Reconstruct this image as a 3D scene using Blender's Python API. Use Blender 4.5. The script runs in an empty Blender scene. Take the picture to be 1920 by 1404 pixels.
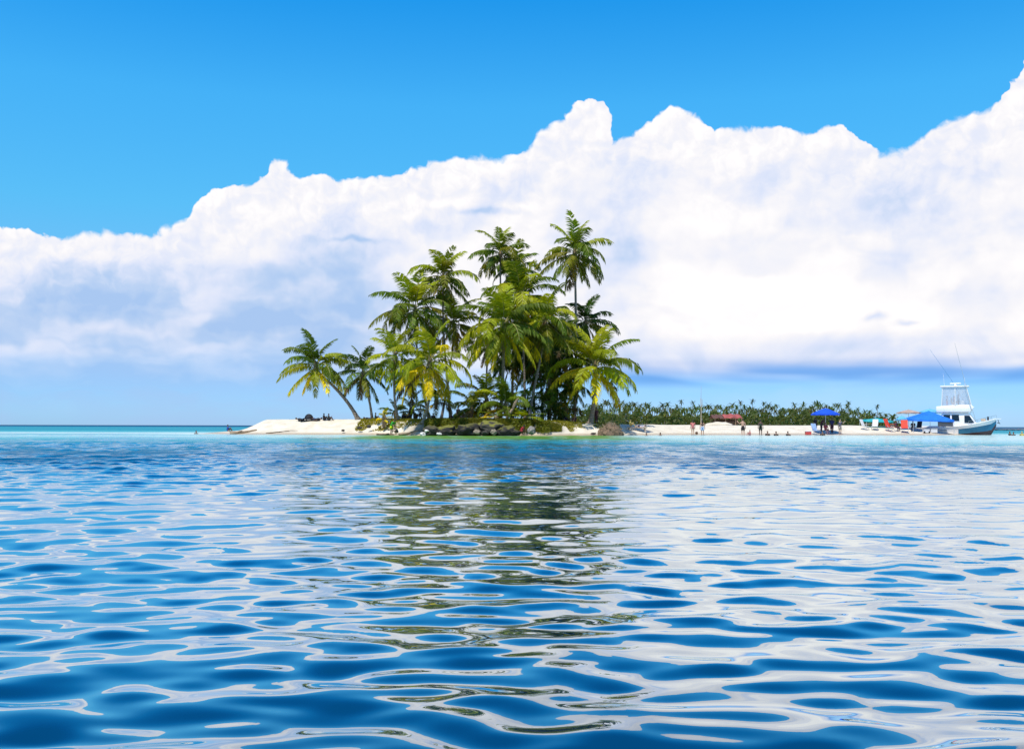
import bpy, bmesh, math, random
import numpy as np
from mathutils import Vector, Matrix, Euler

scene = bpy.context.scene
COL = scene.collection
R = math.radians

# ------------------------------------------------------------------ camera
F_PX = 1867.0                      # focal length in pixels of a 1920 px wide frame
CAM_H = 1.05
HORIZON_PX = 798.5
PITCH = math.atan((HORIZON_PX - 702.0) / F_PX)
cam_data = bpy.data.cameras.new('camera')
cam_data.sensor_width = 36.0
cam_data.lens = 36.0 * F_PX / 1920.0
cam_data.clip_start = 0.05
cam_data.clip_end = 90000.0
cam = bpy.data.objects.new('camera', cam_data)
COL.objects.link(cam)
CAM_M = (Matrix.Translation((0, 0, CAM_H)) @ Euler((R(90) + PITCH, 0, 0)).to_matrix().to_4x4()
         @ Matrix.Rotation(R(0.13), 4, 'Z'))
cam.matrix_world = CAM_M
scene.camera = cam

# ------------------------------------------------------------------ colour management
scene.view_settings.view_transform = 'Standard'
scene.view_settings.look = 'None'
scene.view_settings.gamma = 1.0
scene.view_settings.use_curve_mapping = False
scene.view_settings.exposure = 0.0
scene.render.engine = 'CYCLES'
scene.cycles.use_denoising = True
scene.cycles.max_bounces = 7
scene.cycles.transparent_max_bounces = 16
scene.cycles.sample_clamp_indirect = 6.0
scene.cycles.caustics_reflective = False
scene.cycles.caustics_refractive = False


def ray(px, py):
    """world direction of a point of the 1920 x 1404 photograph"""
    v = Vector(((px - 960.0) / F_PX, (702.0 - py) / F_PX, -1.0))
    return (CAM_M.to_3x3() @ v).normalized()


def at(px, py, d):
    """world point seen at a pixel, d metres ahead of the camera (along +Y)"""
    r = ray(px, py)
    return Vector((0, 0, CAM_H)) + r * (d / r.y)


def azel(px, py):
    r = ray(px, py)
    return math.degrees(math.atan2(r.x, r.y)), math.degrees(math.asin(r.z))


# ------------------------------------------------------------------ node helper
class NT:
    def __init__(self, tree):
        self.t = tree
        self.n = tree.nodes
        self.l = tree.links

    def node(self, typ, **kw):
        n = self.n.new(typ)
        for k, v in kw.items():
            setattr(n, k, v)
        return n

    def put(self, sock, v):
        if v is None:
            return
        if isinstance(v, bpy.types.NodeSocket):
            self.l.new(v, sock)
        elif isinstance(v, (tuple, list)):
            d = sock.default_value
            v = tuple(v)
            if len(d) == 4 and len(v) == 3:
                v = v + (1.0,)
            sock.default_value = v
        else:
            sock.default_value = v

    def m(self, op, a, b=None, c=None, clamp=False):
        n = self.node('ShaderNodeMath', operation=op, use_clamp=clamp)
        self.put(n.inputs[0], a); self.put(n.inputs[1], b); self.put(n.inputs[2], c)
        return n.outputs[0]

    def add(self, a, b): return self.m('ADD', a, b)
    def sub(self, a, b): return self.m('SUBTRACT', a, b)
    def mul(self, a, b): return self.m('MULTIPLY', a, b)

    def smooth(self, v, lo, hi, t0=0.0, t1=1.0):
        n = self.node('ShaderNodeMapRange', interpolation_type='SMOOTHSTEP')
        self.put(n.inputs['Value'], v)
        self.put(n.inputs['From Min'], lo); self.put(n.inputs['From Max'], hi)
        self.put(n.inputs['To Min'], t0); self.put(n.inputs['To Max'], t1)
        return n.outputs[0]

    def lin(self, v, lo, hi, t0=0.0, t1=1.0):
        n = self.node('ShaderNodeMapRange')
        self.put(n.inputs['Value'], v)
        self.put(n.inputs['From Min'], lo); self.put(n.inputs['From Max'], hi)
        self.put(n.inputs['To Min'], t0); self.put(n.inputs['To Max'], t1)
        return n.outputs[0]

    def xyz(self, x, y, z):
        n = self.node('ShaderNodeCombineXYZ')
        self.put(n.inputs[0], x); self.put(n.inputs[1], y); self.put(n.inputs[2], z)
        return n.outputs[0]

    def noise(self, vec, scale, detail=4.0, rough=0.5, dist=0.0, color=False, dim='3D'):
        n = self.node('ShaderNodeTexNoise', noise_dimensions=dim)
        self.put(n.inputs['Vector'], vec)
        self.put(n.inputs['Scale'], scale); self.put(n.inputs['Detail'], detail)
        self.put(n.inputs['Roughness'], rough); self.put(n.inputs['Distortion'], dist)
        return n.outputs['Color' if color else 'Fac']

    def vor(self, vec, scale, detail=3.0, rough=0.5, lac=2.0, smooth=None, dim='3D'):
        n = self.node('ShaderNodeTexVoronoi', voronoi_dimensions=dim)
        n.normalize = True
        if smooth is not None:
            n.feature = 'SMOOTH_F1'
            n.inputs['Smoothness'].default_value = smooth
        self.put(n.inputs['Vector'], vec)
        self.put(n.inputs['Scale'], scale); self.put(n.inputs['Detail'], detail)
        self.put(n.inputs['Roughness'], rough); self.put(n.inputs['Lacunarity'], lac)
        return n.outputs['Distance']

    def mix(self, f, a, b, blend='MIX'):
        n = self.node('ShaderNodeMix', data_type='RGBA', blend_type=blend)
        n.clamp_factor = True
        self.put(n.inputs[0], f); self.put(n.inputs[6], a); self.put(n.inputs[7], b)
        return n.outputs[2]

    def ramp(self, f, stops, interp='LINEAR'):
        n = self.node('ShaderNodeValToRGB')
        n.color_ramp.interpolation = interp
        e = n.color_ramp.elements
        while len(e) < len(stops):
            e.new(0.5)
        for i, (p, c) in enumerate(stops):
            e[i].position = p
            e[i].color = tuple(c) + (1.0,) if len(c) == 3 else c
        self.put(n.inputs[0], f)
        return n.outputs[0]

    def curve(self, f, pts, vector_handles=True):
        n = self.node('ShaderNodeFloatCurve')
        cv = n.mapping.curves[0]
        n.mapping.use_clip = False
        pts = sorted(pts)
        cv.points[0].location = pts[0]
        cv.points[1].location = pts[-1]
        for p in pts[1:-1]:
            cv.points.new(p[0], p[1])
        if vector_handles:
            for p in cv.points:
                p.handle_type = 'VECTOR'
        n.mapping.update()
        self.put(n.inputs['Value'], f)
        return n.outputs[0]


# ------------------------------------------------------------------ sun and sky
SUN_EL, SUN_AZ = R(65), R(-150)      # azimuth from +Y towards +X: behind the camera, to the left
sun_dir = Vector((math.sin(SUN_AZ) * math.cos(SUN_EL), math.cos(SUN_AZ) * math.cos(SUN_EL), math.sin(SUN_EL)))
sun_data = bpy.data.lights.new('sun', 'SUN')
sun_data.energy = 4.6
sun_data.angle = R(0.53)
sun_data.color = (1.0, 0.96, 0.89)
sun = bpy.data.objects.new('sun', sun_data)
COL.objects.link(sun)
sun.rotation_euler = sun_dir.to_track_quat('Z', 'Y').to_euler()
sun.location = sun_dir * 400

world = bpy.data.worlds.new('World')
scene.world = world
world.use_nodes = True
w = NT(world.node_tree)
w.n.clear()
SKY_STRENGTH = 0.1
sky = w.node('ShaderNodeTexSky', sky_type='NISHITA')
sky.sun_disc = False
sky.sun_elevation = SUN_EL
sky.sun_rotation = SUN_AZ
sky.altitude = 0.0
sky.air_density = 1.0
sky.dust_density = 0.3
sky.ozone_density = 2.5
tc = w.node('ShaderNodeTexCoord')
sep = w.node('ShaderNodeSeparateXYZ')
w.l.new(tc.outputs['Generated'], sep.inputs[0])
dx_, dy_, dz_ = sep.outputs
AZ = w.mul(w.m('ARCTAN2', dx_, dy_), 57.29578)          # degrees, 0 straight out to sea past the island
EL = w.mul(w.m('ARCSINE', dz_), 57.29578)               # degrees above the horizon

# clear air: deep saturated tropical blue above, paler towards the horizon
GAIN = [(0.0, (0.60, 1.08, 2.05)), (0.033, (0.50, 0.93, 1.70)), (0.09, (0.60, 1.21, 1.54)), (0.133, (0.48, 1.50, 1.78)), (0.20, (0.38, 1.70, 2.14)),
        (0.267, (0.10, 1.48, 2.28)), (0.35, (0.05, 0.90, 1.85)), (0.5, (0.05, 0.66, 1.45)), (1.0, (0.07, 0.58, 1.25))]
G0 = 2.5
SKYGAIN = w.ramp(w.lin(EL, 0.0, 90.0), [(p_, tuple(v / G0 for v in c_)) for p_, c_ in GAIN])
clear = w.mix(1.0, sky.outputs[0], SKYGAIN, 'MULTIPLY')
sc_ = w.node('ShaderNodeVectorMath', operation='SCALE')
w.l.new(clear, sc_.inputs[0]); sc_.inputs['Scale'].default_value = G0
clear = sc_.outputs[0]

# ------------------------------------------------------------------ cloud bank
OUT = [(0, 432), (60, 436), (85, 442), (140, 432), (200, 428), (270, 436), (330, 430), (356, 410), (362, 372), (395, 352), (440, 350), (470, 345), (494, 339),
       (506, 316), (518, 300), (532, 292), (543, 303), (556, 324), (568, 338), (640, 336), (720, 325), (800, 312), (858, 290), (900, 284), (960, 296),
       (1000, 272), (1018, 242), (1058, 222), (1076, 190), (1108, 178), (1136, 196), (1146, 262), (1180, 252), (1222, 224), (1268, 200), (1312, 206),
       (1336, 244), (1400, 240), (1450, 237), (1482, 252), (1522, 242), (1570, 236), (1612, 256), (1652, 288), (1690, 282), (1712, 268), (1765, 232), (1850, 203),
       (1876, 192), (1886, 150), (1912, 139)]
AZ0, AZ1 = -36.0, 36.0
cpts = []
for px_, py_ in OUT:
    a_, e_ = azel(px_, py_)
    cpts.append(((a_ - AZ0) / (AZ1 - AZ0), e_ / 30.0))
cpts = [(0.0, 0.36), (0.04, 0.33), (0.08, 0.36)] + [c for c in cpts if c[0] > 0.09] + [(0.9, 0.71), (0.93, 0.66), (0.965, 0.57), (1.0, 0.5)]

P3 = w.xyz(AZ, EL, 0.0)
warp = w.noise(P3, 0.55, 2.0, 0.55, color=True, dim='2D')
ws = w.node('ShaderNodeSeparateColor'); w.l.new(warp, ws.inputs[0])
U = w.add(AZ, w.mul(w.sub(ws.outputs[0], 0.5), 1.2))
V = w.add(EL, w.mul(w.sub(ws.outputs[1], 0.5), 0.9))
PW = w.xyz(U, V, 0.0)


def puff(vec):
    """cauliflower height of the cumulus heads, 0..1"""
    a = w.vor(vec, 0.46, 3.0, 0.5, 2.3, dim='2D')
    b = w.noise(vec, 2.2, 2.0, 0.5, dim='2D')
    return w.add(w.mul(w.sub(1.0, a), 0.9), w.mul(b, 0.2))


PB = puff(PW)
PBs = puff(w.xyz(w.sub(U, 0.34), w.add(V, 0.42), 0.0))      # towards the sun: up and to the left
line_in = w.mul(w.curve(w.lin(U, AZ0, AZ1), cpts), 30.0)
ring = w.xyz(w.mul(w.m('SINE', w.mul(AZ, 0.0174533)), 3.2), w.mul(w.m('COSINE', w.mul(AZ, 0.0174533)), 3.2), 1.7)
line_out = w.add(4.0, w.mul(w.noise(ring, 1.3, 5.0, 0.6), 18.0))
inside = w.smooth(w.m('ABSOLUTE', AZ), 30.5, 36.0, 1.0, 0.0)
mixl = w.node('ShaderNodeMix', data_type='FLOAT')
w.put(mixl.inputs[0], inside); w.put(mixl.inputs[2], line_out); w.put(mixl.inputs[3], line_in)
LINE = mixl.outputs[0]
D = w.add(w.sub(LINE, V), w.mul(w.sub(PB, 0.66), 1.25))      # degrees inside the cloud's upper edge
wisp = w.noise(P3, 1.9, 5.0, 0.65, dim='2D')
soft = w.lin(w.noise(P3, 0.35, 1.0, 0.5, dim='2D'), 0.35, 0.7, 0.12, 0.5)
top_mask = w.smooth(w.add(D, w.mul(w.sub(wisp, 0.5), 0.2)), 0.0, soft)
# the flat, streaky underside
STRk = w.noise(w.xyz(w.mul(U, 0.13), w.add(w.mul(V, 0.5), 33.0), 0.0), 1.0, 3.0, 0.5, dim='2D')
STR2 = w.noise(w.xyz(w.mul(AZ, 0.07), w.add(w.mul(EL, 0.55), 57.0), 0.0), 1.0, 2.0, 0.5, dim='2D')
right = w.smooth(AZ, -2.0, 6.0)                              # the deck's base is higher and crisper on this side
base_el = w.add(w.lin(right, 0, 1, 1.9, 3.0), w.mul(w.sub(STR2, 0.5), 2.2))
bot_mask = w.smooth(EL, w.sub(base_el, w.lin(right, 0, 1, 2.0, 0.55)), w.add(base_el, w.lin(right, 0, 1, 3.2, 0.75)))
low_veil = w.mul(w.smooth(STRk, 0.30, 0.70), w.lin(right, 0, 1, 0.55, 0.14))
MASK = w.mul(w.mul(top_mask, w.m('MAXIMUM', bot_mask, low_veil)), w.smooth(EL, -0.6, -0.1))

# self-shading: lit heads, lavender hollows, bluish streaks low down
relief = w.sub(PB, PBs)
heads = w.smooth(relief, -0.22, 0.26)
big = w.noise(w.xyz(w.mul(AZ, 0.115), w.add(w.mul(EL, 0.17), 5.3), 0.0), 1.0, 4.0, 0.58, 0.4, dim='2D')
depth = w.smooth(D, 0.4, 7.0)
left_low = w.mul(w.smooth(AZ, 4.0, -12.0), w.smooth(EL, 11.5, 4.5))
def lobe(px_, py_, sx, sy):
    a_, e_ = azel(px_, py_)
    q = w.add(w.m('POWER', w.m('ABSOLUTE', w.mul(w.sub(U, a_), 1.0 / sx)), 2.0), w.m('POWER', w.m('ABSOLUTE', w.mul(w.sub(V, e_), 1.0 / sy)), 2.0))
    return w.m('EXPONENT', w.mul(q, -1.0))


hollow = w.m('MAXIMUM', w.mul(lobe(1165, 450, 1.9, 3.4), 0.42), w.m('MAXIMUM', w.mul(lobe(1740, 410, 3.2, 2.8), 0.34), w.mul(lobe(620, 560, 5.5, 2.6), 0.35)))
hollow = w.mul(hollow, w.lin(w.noise(P3, 0.5, 3.0, 0.55, dim='2D'), 0.3, 0.7, 0.5, 1.25))
shade = w.add(w.add(hollow, w.mul(w.smooth(big, 0.44, 0.75), w.mul(depth, 0.30))), w.mul(w.sub(1.0, heads), w.lin(depth, 0, 1, 0.30, 0.05)))
shade = w.add(shade, w.mul(w.smooth(STRk, 0.28, 0.76), w.add(w.mul(left_low, 0.34), 0.10)))
shade = w.add(shade, w.mul(left_low, 0.40))
shade = w.add(shade, w.mul(w.smooth(EL, w.add(base_el, 2.4), base_el), 0.35))
B2 = w.noise(w.xyz(w.mul(U, 0.20), w.mul(V, 0.27), 0.0), 1.0, 2.0, 0.45, dim='2D')
B2s = w.noise(w.xyz(w.mul(w.sub(U, 1.1), 0.20), w.mul(w.add(V, 1.3), 0.27), 0.0), 1.0, 2.0, 0.45, dim='2D')
shade = w.add(shade, w.mul(w.smooth(w.sub(B2s, B2), -0.08, 0.24), w.mul(w.smooth(D, 0.5, 2.5), w.lin(w.smooth(AZ, -8.0, 10.0), 0, 1, 0.30, 0.17))))
thin = w.m('MAXIMUM', w.m('MAXIMUM', lobe(905, 397, 2.6, 0.20), lobe(668, 450, 1.4, 0.15)), w.m('MAXIMUM', lobe(1640, 596, 0.75, 0.26), lobe(1700, 606, 0.5, 0.17)))
shade = w.m('ADD', shade, w.mul(thin, 0.42), clamp=True)
K = 1.0 / SKY_STRENGTH
cloud = w.ramp(shade, [(0.0, (1.08 * K, 1.05 * K, 1.03 * K)), (0.22, (0.94 * K, 0.93 * K, 0.97 * K)), (0.5, (0.74 * K, 0.80 * K, 0.97 * K)),
                       (0.8, (0.50 * K, 0.65 * K, 0.91 * K)), (1.0, (0.40 * K, 0.58 * K, 0.89 * K))])
band_r = w.mul(w.mul(w.smooth(EL, 2.0, 2.7), w.smooth(EL, 4.0, 3.0)), w.mul(w.smooth(U, 4.0, 8.0), w.smooth(STR2, 0.30, 0.52)))
SKYCOL = w.mix(MASK, clear, cloud)
SKYCOL = w.mix(w.mul(band_r, 0.75), SKYCOL, (0.13 * K, 0.36 * K, 0.84 * K))
bg = w.node('ShaderNodeBackground')
bg.inputs['Strength'].default_value = SKY_STRENGTH
w.l.new(SKYCOL, bg.inputs['Color'])
wo = w.node('ShaderNodeOutputWorld')
w.l.new(bg.outputs[0], wo.inputs['Surface'])
world.cycles.sampling_method = 'MANUAL'
world.cycles.sample_map_resolution = 512


# ------------------------------------------------------------------ generic helpers
def link(o, parent=None):
    COL.objects.link(o)
    if parent is not None:
        o.parent = parent
    return o


def mesh_obj(name, verts, faces, mat=None, parent=None, smooth=False, mat_idx=None):
    me = bpy.data.meshes.new(name)
    me.from_pydata([tuple(v) for v in verts], [], [tuple(f) for f in faces])
    mats = mat if isinstance(mat, (list, tuple)) else [mat]
    for mm in mats:
        if mm is not None:
            me.materials.append(mm)
    if smooth:
        me.polygons.foreach_set('use_smooth', [True] * len(me.polygons))
    if mat_idx is not None:
        me.polygons.foreach_set('material_index', mat_idx)
    me.update()
    return link(bpy.data.objects.new(name, me), parent)


def grid_mesh(name, X, Y, Z, mat, attrs=None):
    """quad sheet from 2-D arrays"""
    nr, nc = X.shape
    co = np.stack([X, Y, Z], -1).astype(np.float32).reshape(-1, 3)
    idx = np.arange(nr * nc, dtype=np.int32).reshape(nr, nc)
    q = np.stack([idx[:-1, :-1], idx[:-1, 1:], idx[1:, 1:], idx[1:, :-1]], -1).reshape(-1)
    nq = (nr - 1) * (nc - 1)
    me = bpy.data.meshes.new(name)
    me.vertices.add(nr * nc)
    me.vertices.foreach_set('co', co.reshape(-1))
    me.loops.add(nq * 4)
    me.loops.foreach_set('vertex_index', q)
    me.polygons.add(nq)
    me.polygons.foreach_set('loop_start', np.arange(0, nq * 4, 4, dtype=np.int32))
    me.polygons.foreach_set('loop_total', np.full(nq, 4, dtype=np.int32))
    me.polygons.foreach_set('use_smooth', np.ones(nq, dtype=bool))
    me.update(calc_edges=True)
    me.validate()
    for k, a in (attrs or {}).items():
        at_ = me.attributes.new(k, 'FLOAT', 'POINT')
        at_.data.foreach_set('value', a.astype(np.float32).reshape(-1))
    me.materials.append(mat)
    return link(bpy.data.objects.new(name, me))


def tag(o, label=None, cat=None, group=None, kind=None):
    if label: o['label'] = label
    if cat: o['category'] = cat
    if group: o['group'] = group
    if kind: o['kind'] = kind
    return o


def empty(name, loc=(0, 0, 0), rz=0.0, label=None, cat=None, group=None, scale=1.0):
    o = bpy.data.objects.new(name, None)
    o.empty_display_size = 0.3
    o.location = loc
    o.rotation_euler = (0, 0, rz)
    o.scale = (scale,) * 3
    COL.objects.link(o)
    return tag(o, label, cat, group)


def new_mat(name):
    m = bpy.data.materials.new(name)
    m.use_nodes = True
    t = NT(m.node_tree)
    t.n.clear()
    out = t.node('ShaderNodeOutputMaterial')
    return m, t, out


_mats = {}


def paint(name, col, rough=0.6, var=0.18, scale=6.0, metallic=0.0, bump=0.0, sheen=0.0, transl=0.0):
    """plain procedural material: colour with noise wear, optional relief"""
    if name in _mats:
        return _mats[name]
    m, t, out = new_mat(name)
    tcn = t.node('ShaderNodeTexCoord')
    n1 = t.noise(tcn.outputs['Object'], scale, 5.0, 0.6)
    lo = tuple(c * (1 - var) for c in col); hi = tuple(min(1, c * (1 + var)) for c in col)
    c = t.ramp(n1, [(0.3, lo), (0.7, hi)])
    b = t.node('ShaderNodeBsdfPrincipled')
    t.l.new(c, b.inputs['Base Color'])
    b.inputs['Metallic'].default_value = metallic
    t.l.new(t.lin(n1, 0.2, 0.8, max(0.0, rough - 0.1), min(1, rough + 0.1)), b.inputs['Roughness'])
    if bump:
        bp = t.node('ShaderNodeBump')
        bp.inputs['Strength'].default_value = bump
        t.l.new(t.noise(tcn.outputs['Object'], scale * 4, 4.0, 0.6), bp.inputs['Height'])
        t.l.new(bp.outputs[0], b.inputs['Normal'])
    if transl:
        tr = t.node('ShaderNodeBsdfTranslucent')
        t.l.new(c, tr.inputs['Color'])
        mx = t.node('ShaderNodeMixShader')
        mx.inputs[0].default_value = transl
        t.l.new(b.outputs[0], mx.inputs[1]); t.l.new(tr.outputs[0], mx.inputs[2])
        t.l.new(mx.outputs[0], out.inputs['Surface'])
    else:
        t.l.new(b.outputs[0], out.inputs['Surface'])
    _mats[name] = m
    return m


# ------------------------------------------------------------------ terrain shape (metres, sea level 0)
#        x      front   crest  run   back
SHORE = [(-75, 133, -0.60, 5.0, 150), (-48, 127, -0.34, 5.0, 146), (-40.5, 124, -0.10, 5.0, 143), (-37.5, 121, 0.16, 5.0, 142), (-33.6, 118, 0.42, 5.0, 143),
         (-32.2, 117, 0.75, 5.0, 145), (-30.0, 115.5, 1.80, 6.5, 148), (-24, 113.5, 1.86, 8.0, 150), (-17, 112, 1.80, 8.0, 154),
         (-13, 110, 1.70, 4.0, 156), (-8, 107.5, 1.62, 1.5, 158), (0, 106.5, 1.62, 1.5, 158), (4, 107.5, 1.55, 4.0, 156), (7, 110, 1.45, 6.0, 154),
         (12, 113.5, 1.30, 8.0, 152), (20, 119, 1.24, 9.0, 152), (30, 121, 1.20, 9.0, 153), (45, 123, 1.25, 9.0, 155), (53, 125.5, 1.05, 8.0, 152),
         (57, 127.5, 0.55, 6.0, 147), (60, 129, 0.12, 6.0, 143), (64, 131, -0.25, 5.0, 140), (80, 133, -0.6, 5.0, 140)]
SH = np.array(SHORE, dtype=np.float64)


def _sm(t):
    t = np.clip(t, 0, 1)
    return t * t * (3 - 2 * t)


def wob(x, y, s, seed):
    """cheap smooth value noise from sines, about -1..1"""
    r = np.random.RandomState(seed)
    o = np.zeros_like(x, dtype=np.float64)
    for k in range(7):
        a = r.uniform(0, 2 * np.pi); f = s * r.uniform(0.6, 2.2); ph = r.uniform(0, 6.28)
        o += np.sin((x * np.cos(a) + y * np.sin(a)) * f + ph) * r.uniform(0.5, 1)
    return o / 4.0


def shore(x):
    return [np.interp(x, SH[:, 0], SH[:, k]) for k in (1, 2, 3, 4)]


def height(x, y):
    x = np.asarray(x, dtype=np.float64); y = np.asarray(y, dtype=np.float64)
    yf, H, run, yb = shore(x)
    yf = yf + 0.55 * wob(x, x * 0, 0.55, 3) + 0.25 * wob(x, x * 0, 2.0, 4)
    s = y - yf
    sb = yb - y
    front = np.where(s < 0, np.maximum(s * 0.09, -2.6), 0)
    up = H * _sm(0.06 + 0.94 * np.clip(s, 0, None) / run) - H * _sm(np.array(0.06))
    back = np.clip(sb / 14.0, 0, 1)
    bk = np.where(sb < 0, np.maximum(sb * 0.05, -2.6), 0)
    land = np.where(s > 0, up, 0)
    z = np.where(H > 0, land * _sm(back) + front + bk, np.minimum(H, 0) + front * 0.6 + bk * 0.6)
    z = z + np.where(z > 0.25, 1, np.clip(z / 0.25, 0, 1)) * (0.03 * wob(x, y, 0.5, 7) + 0.012 * wob(x, y, 2.4, 8))
    return z


def ground(x, y):
    return float(height(np.array([x]), np.array([y]))[0])


# ------------------------------------------------------------------ materials of the setting
def mat_sand():
    m, t, out = new_mat('coral_sand')
    g = t.node('ShaderNodeNewGeometry')
    sp = t.node('ShaderNodeSeparateXYZ'); t.l.new(g.outputs['Position'], sp.inputs[0])
    n1 = t.noise(g.outputs['Position'], 0.9, 6.0, 0.6)
    n2 = t.noise(g.outputs['Position'], 9.0, 4.0, 0.6)
    dry = t.mix(t.smooth(n1, 0.35, 0.7), (0.76, 0.68, 0.53), (0.63, 0.55, 0.41))
    dry = t.mix(t.mul(t.smooth(n2, 0.62, 0.75), 0.35), dry, (0.33, 0.27, 0.19))
    wet = t.mix(n1, (0.44, 0.35, 0.23), (0.54, 0.44, 0.30))
    zz = t.add(sp.outputs[2], t.mul(t.sub(n1, 0.5), 0.25))
    c = t.mix(t.smooth(zz, 0.10, 0.34), wet, dry)
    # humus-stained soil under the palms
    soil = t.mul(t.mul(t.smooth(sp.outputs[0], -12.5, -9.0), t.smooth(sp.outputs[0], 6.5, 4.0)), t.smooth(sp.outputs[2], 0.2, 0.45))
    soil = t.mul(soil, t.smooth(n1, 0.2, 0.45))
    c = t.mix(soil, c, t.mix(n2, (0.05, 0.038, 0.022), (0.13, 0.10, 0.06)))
    b = t.node('ShaderNodeBsdfPrincipled')
    t.l.new(c, b.inputs['Base Color'])
    t.l.new(t.smooth(zz, 0.02, 0.25, 0.35, 0.95), b.inputs['Roughness'])
    bp = t.node('ShaderNodeBump'); bp.inputs['Strength'].default_value = 0.35; bp.inputs['Distance'].default_value = 0.06
    t.l.new(t.noise(g.outputs['Position'], 5.0, 6.0, 0.65), bp.inputs['Height'])
    t.l.new(bp.outputs[0], b.inputs['Normal'])
    t.l.new(b.outputs[0], out.inputs['Surface'])
    return m


def mat_water():
    m, t, out = new_mat('sea_water')
    g = t.node('ShaderNodeNewGeometry')
    pos = g.outputs['Position']

    def attr(nm):
        a = t.node('ShaderNodeAttribute'); a.attribute_name = nm
        return a.outputs['Fac']
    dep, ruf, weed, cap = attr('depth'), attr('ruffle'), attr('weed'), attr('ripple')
    sp = t.node('ShaderNodeSeparateXYZ'); t.l.new(pos, sp.inputs[0])
    # colour of the water body over the sea bed
    n1 = t.noise(pos, 0.05, 4.0, 0.55)
    d2 = t.add(dep, t.mul(t.sub(n1, 0.5), 1.2))
    col = t.ramp(t.lin(d2, 0.0, 8.0), [(0.0, (0.54, 0.64, 0.58)), (0.07, (0.32, 0.56, 0.55)), (0.17, (0.05, 0.34, 0.38)),
                                       (0.32, (0.005, 0.18, 0.27)), (0.55, (0.0006, 0.084, 0.180)), (1.0, (0.0004, 0.038, 0.098))])
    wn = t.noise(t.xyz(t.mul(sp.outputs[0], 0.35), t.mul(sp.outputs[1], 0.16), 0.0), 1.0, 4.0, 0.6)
    col = t.mix(t.mul(weed, t.smooth(wn, 0.24, 0.48)), col, (0.10, 0.23, 0.035))  # green of algae and of the mirrored palms, mixed into the body colour
    # small ripples
    st = t.xyz(sp.outputs[0], t.mul(sp.outputs[1], 1.25), 0.0)
    r1 = t.noise(st, 2.4, 3.0, 0.5, 0.3)
    r2 = t.noise(t.xyz(t.mul(sp.outputs[0], 0.5), sp.outputs[1], 0.0), 0.8, 4.0, 0.6)
    hgt = t.add(t.mul(r1, t.mul(cap, 0.05)), t.mul(r2, t.mul(cap, 0.12)))
    bp = t.node('ShaderNodeBump'); bp.inputs['Strength'].default_value = 1.0; bp.inputs['Distance'].default_value = 1.0
    t.l.new(hgt, bp.inputs['Height'])
    lw = t.node('ShaderNodeLayerWeight'); lw.inputs['Blend'].default_value = 0.5
    t.l.new(bp.outputs[0], lw.inputs['Normal'])
    fac = t.curve(lw.outputs['Facing'], [(0.0, 0.03), (0.45, 0.05), (0.58, 0.10), (0.68, 0.32), (0.77, 0.68), (0.86, 0.84), (0.93, 0.89), (1.0, 0.93)])
    # steeper little wavelets where the breeze ruffles the water show more of the body colour
    wl = t.noise(t.xyz(t.mul(sp.outputs[0], 0.85), t.mul(sp.outputs[1], 0.30), 4.0), 1.0, 4.0, 0.6)
    wl2 = t.noise(t.xyz(t.mul(sp.outputs[0], 0.16), t.mul(sp.outputs[1], 0.07), 8.0), 1.0, 3.0, 0.5)
    wf = t.smooth(t.add(wl, t.mul(t.sub(wl2, 0.5), 0.7)), 0.40, 0.62, 0.14, 0.95)
    mixf = t.node('ShaderNodeMix', data_type='FLOAT')
    t.l.new(ruf, mixf.inputs[0]); mixf.inputs[2].default_value = 1.0; t.l.new(wf, mixf.inputs[3])
    fac = t.mul(fac, mixf.outputs[0])
    fac = t.mul(fac, t.smooth(sp.outputs[1], 136.0, 165.0, 1.0, 0.16))
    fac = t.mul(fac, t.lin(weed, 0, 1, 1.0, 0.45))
    fac = t.mul(fac, t.smooth(dep, -0.1, 1.2, 0.35, 1.0))
    df = t.node('ShaderNodeBsdfDiffuse'); t.l.new(col, df.inputs['Color'])
    gl = t.node('ShaderNodeBsdfGlossy'); gl.inputs['Color'].default_value = (0.90, 0.95, 0.94, 1)
    t.l.new(t.lin(ruf, 0, 1, 0.02, 0.09), gl.inputs['Roughness'])
    t.l.new(bp.outputs[0], gl.inputs['Normal'])
    mx = t.node('ShaderNodeMixShader')
    t.l.new(fac, mx.inputs[0]); t.l.new(df.outputs[0], mx.inputs[1]); t.l.new(gl.outputs[0], mx.inputs[2])
    t.l.new(mx.outputs[0], out.inputs['Surface'])
    return m


# ------------------------------------------------------------------ the sand island
gx = np.concatenate([np.linspace(-95, -41, 40, endpoint=False), np.linspace(-41, 64, 360, endpoint=False), np.linspace(64, 90, 20)])
gy = np.concatenate([np.linspace(92, 130, 150, endpoint=False), np.linspace(130, 172, 60)])
GX, GY = np.meshgrid(gx, gy)
sand = grid_mesh('beach_ground', GX, GY, height(GX, GY), mat_sand())
tag(sand, kind='structure')

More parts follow.
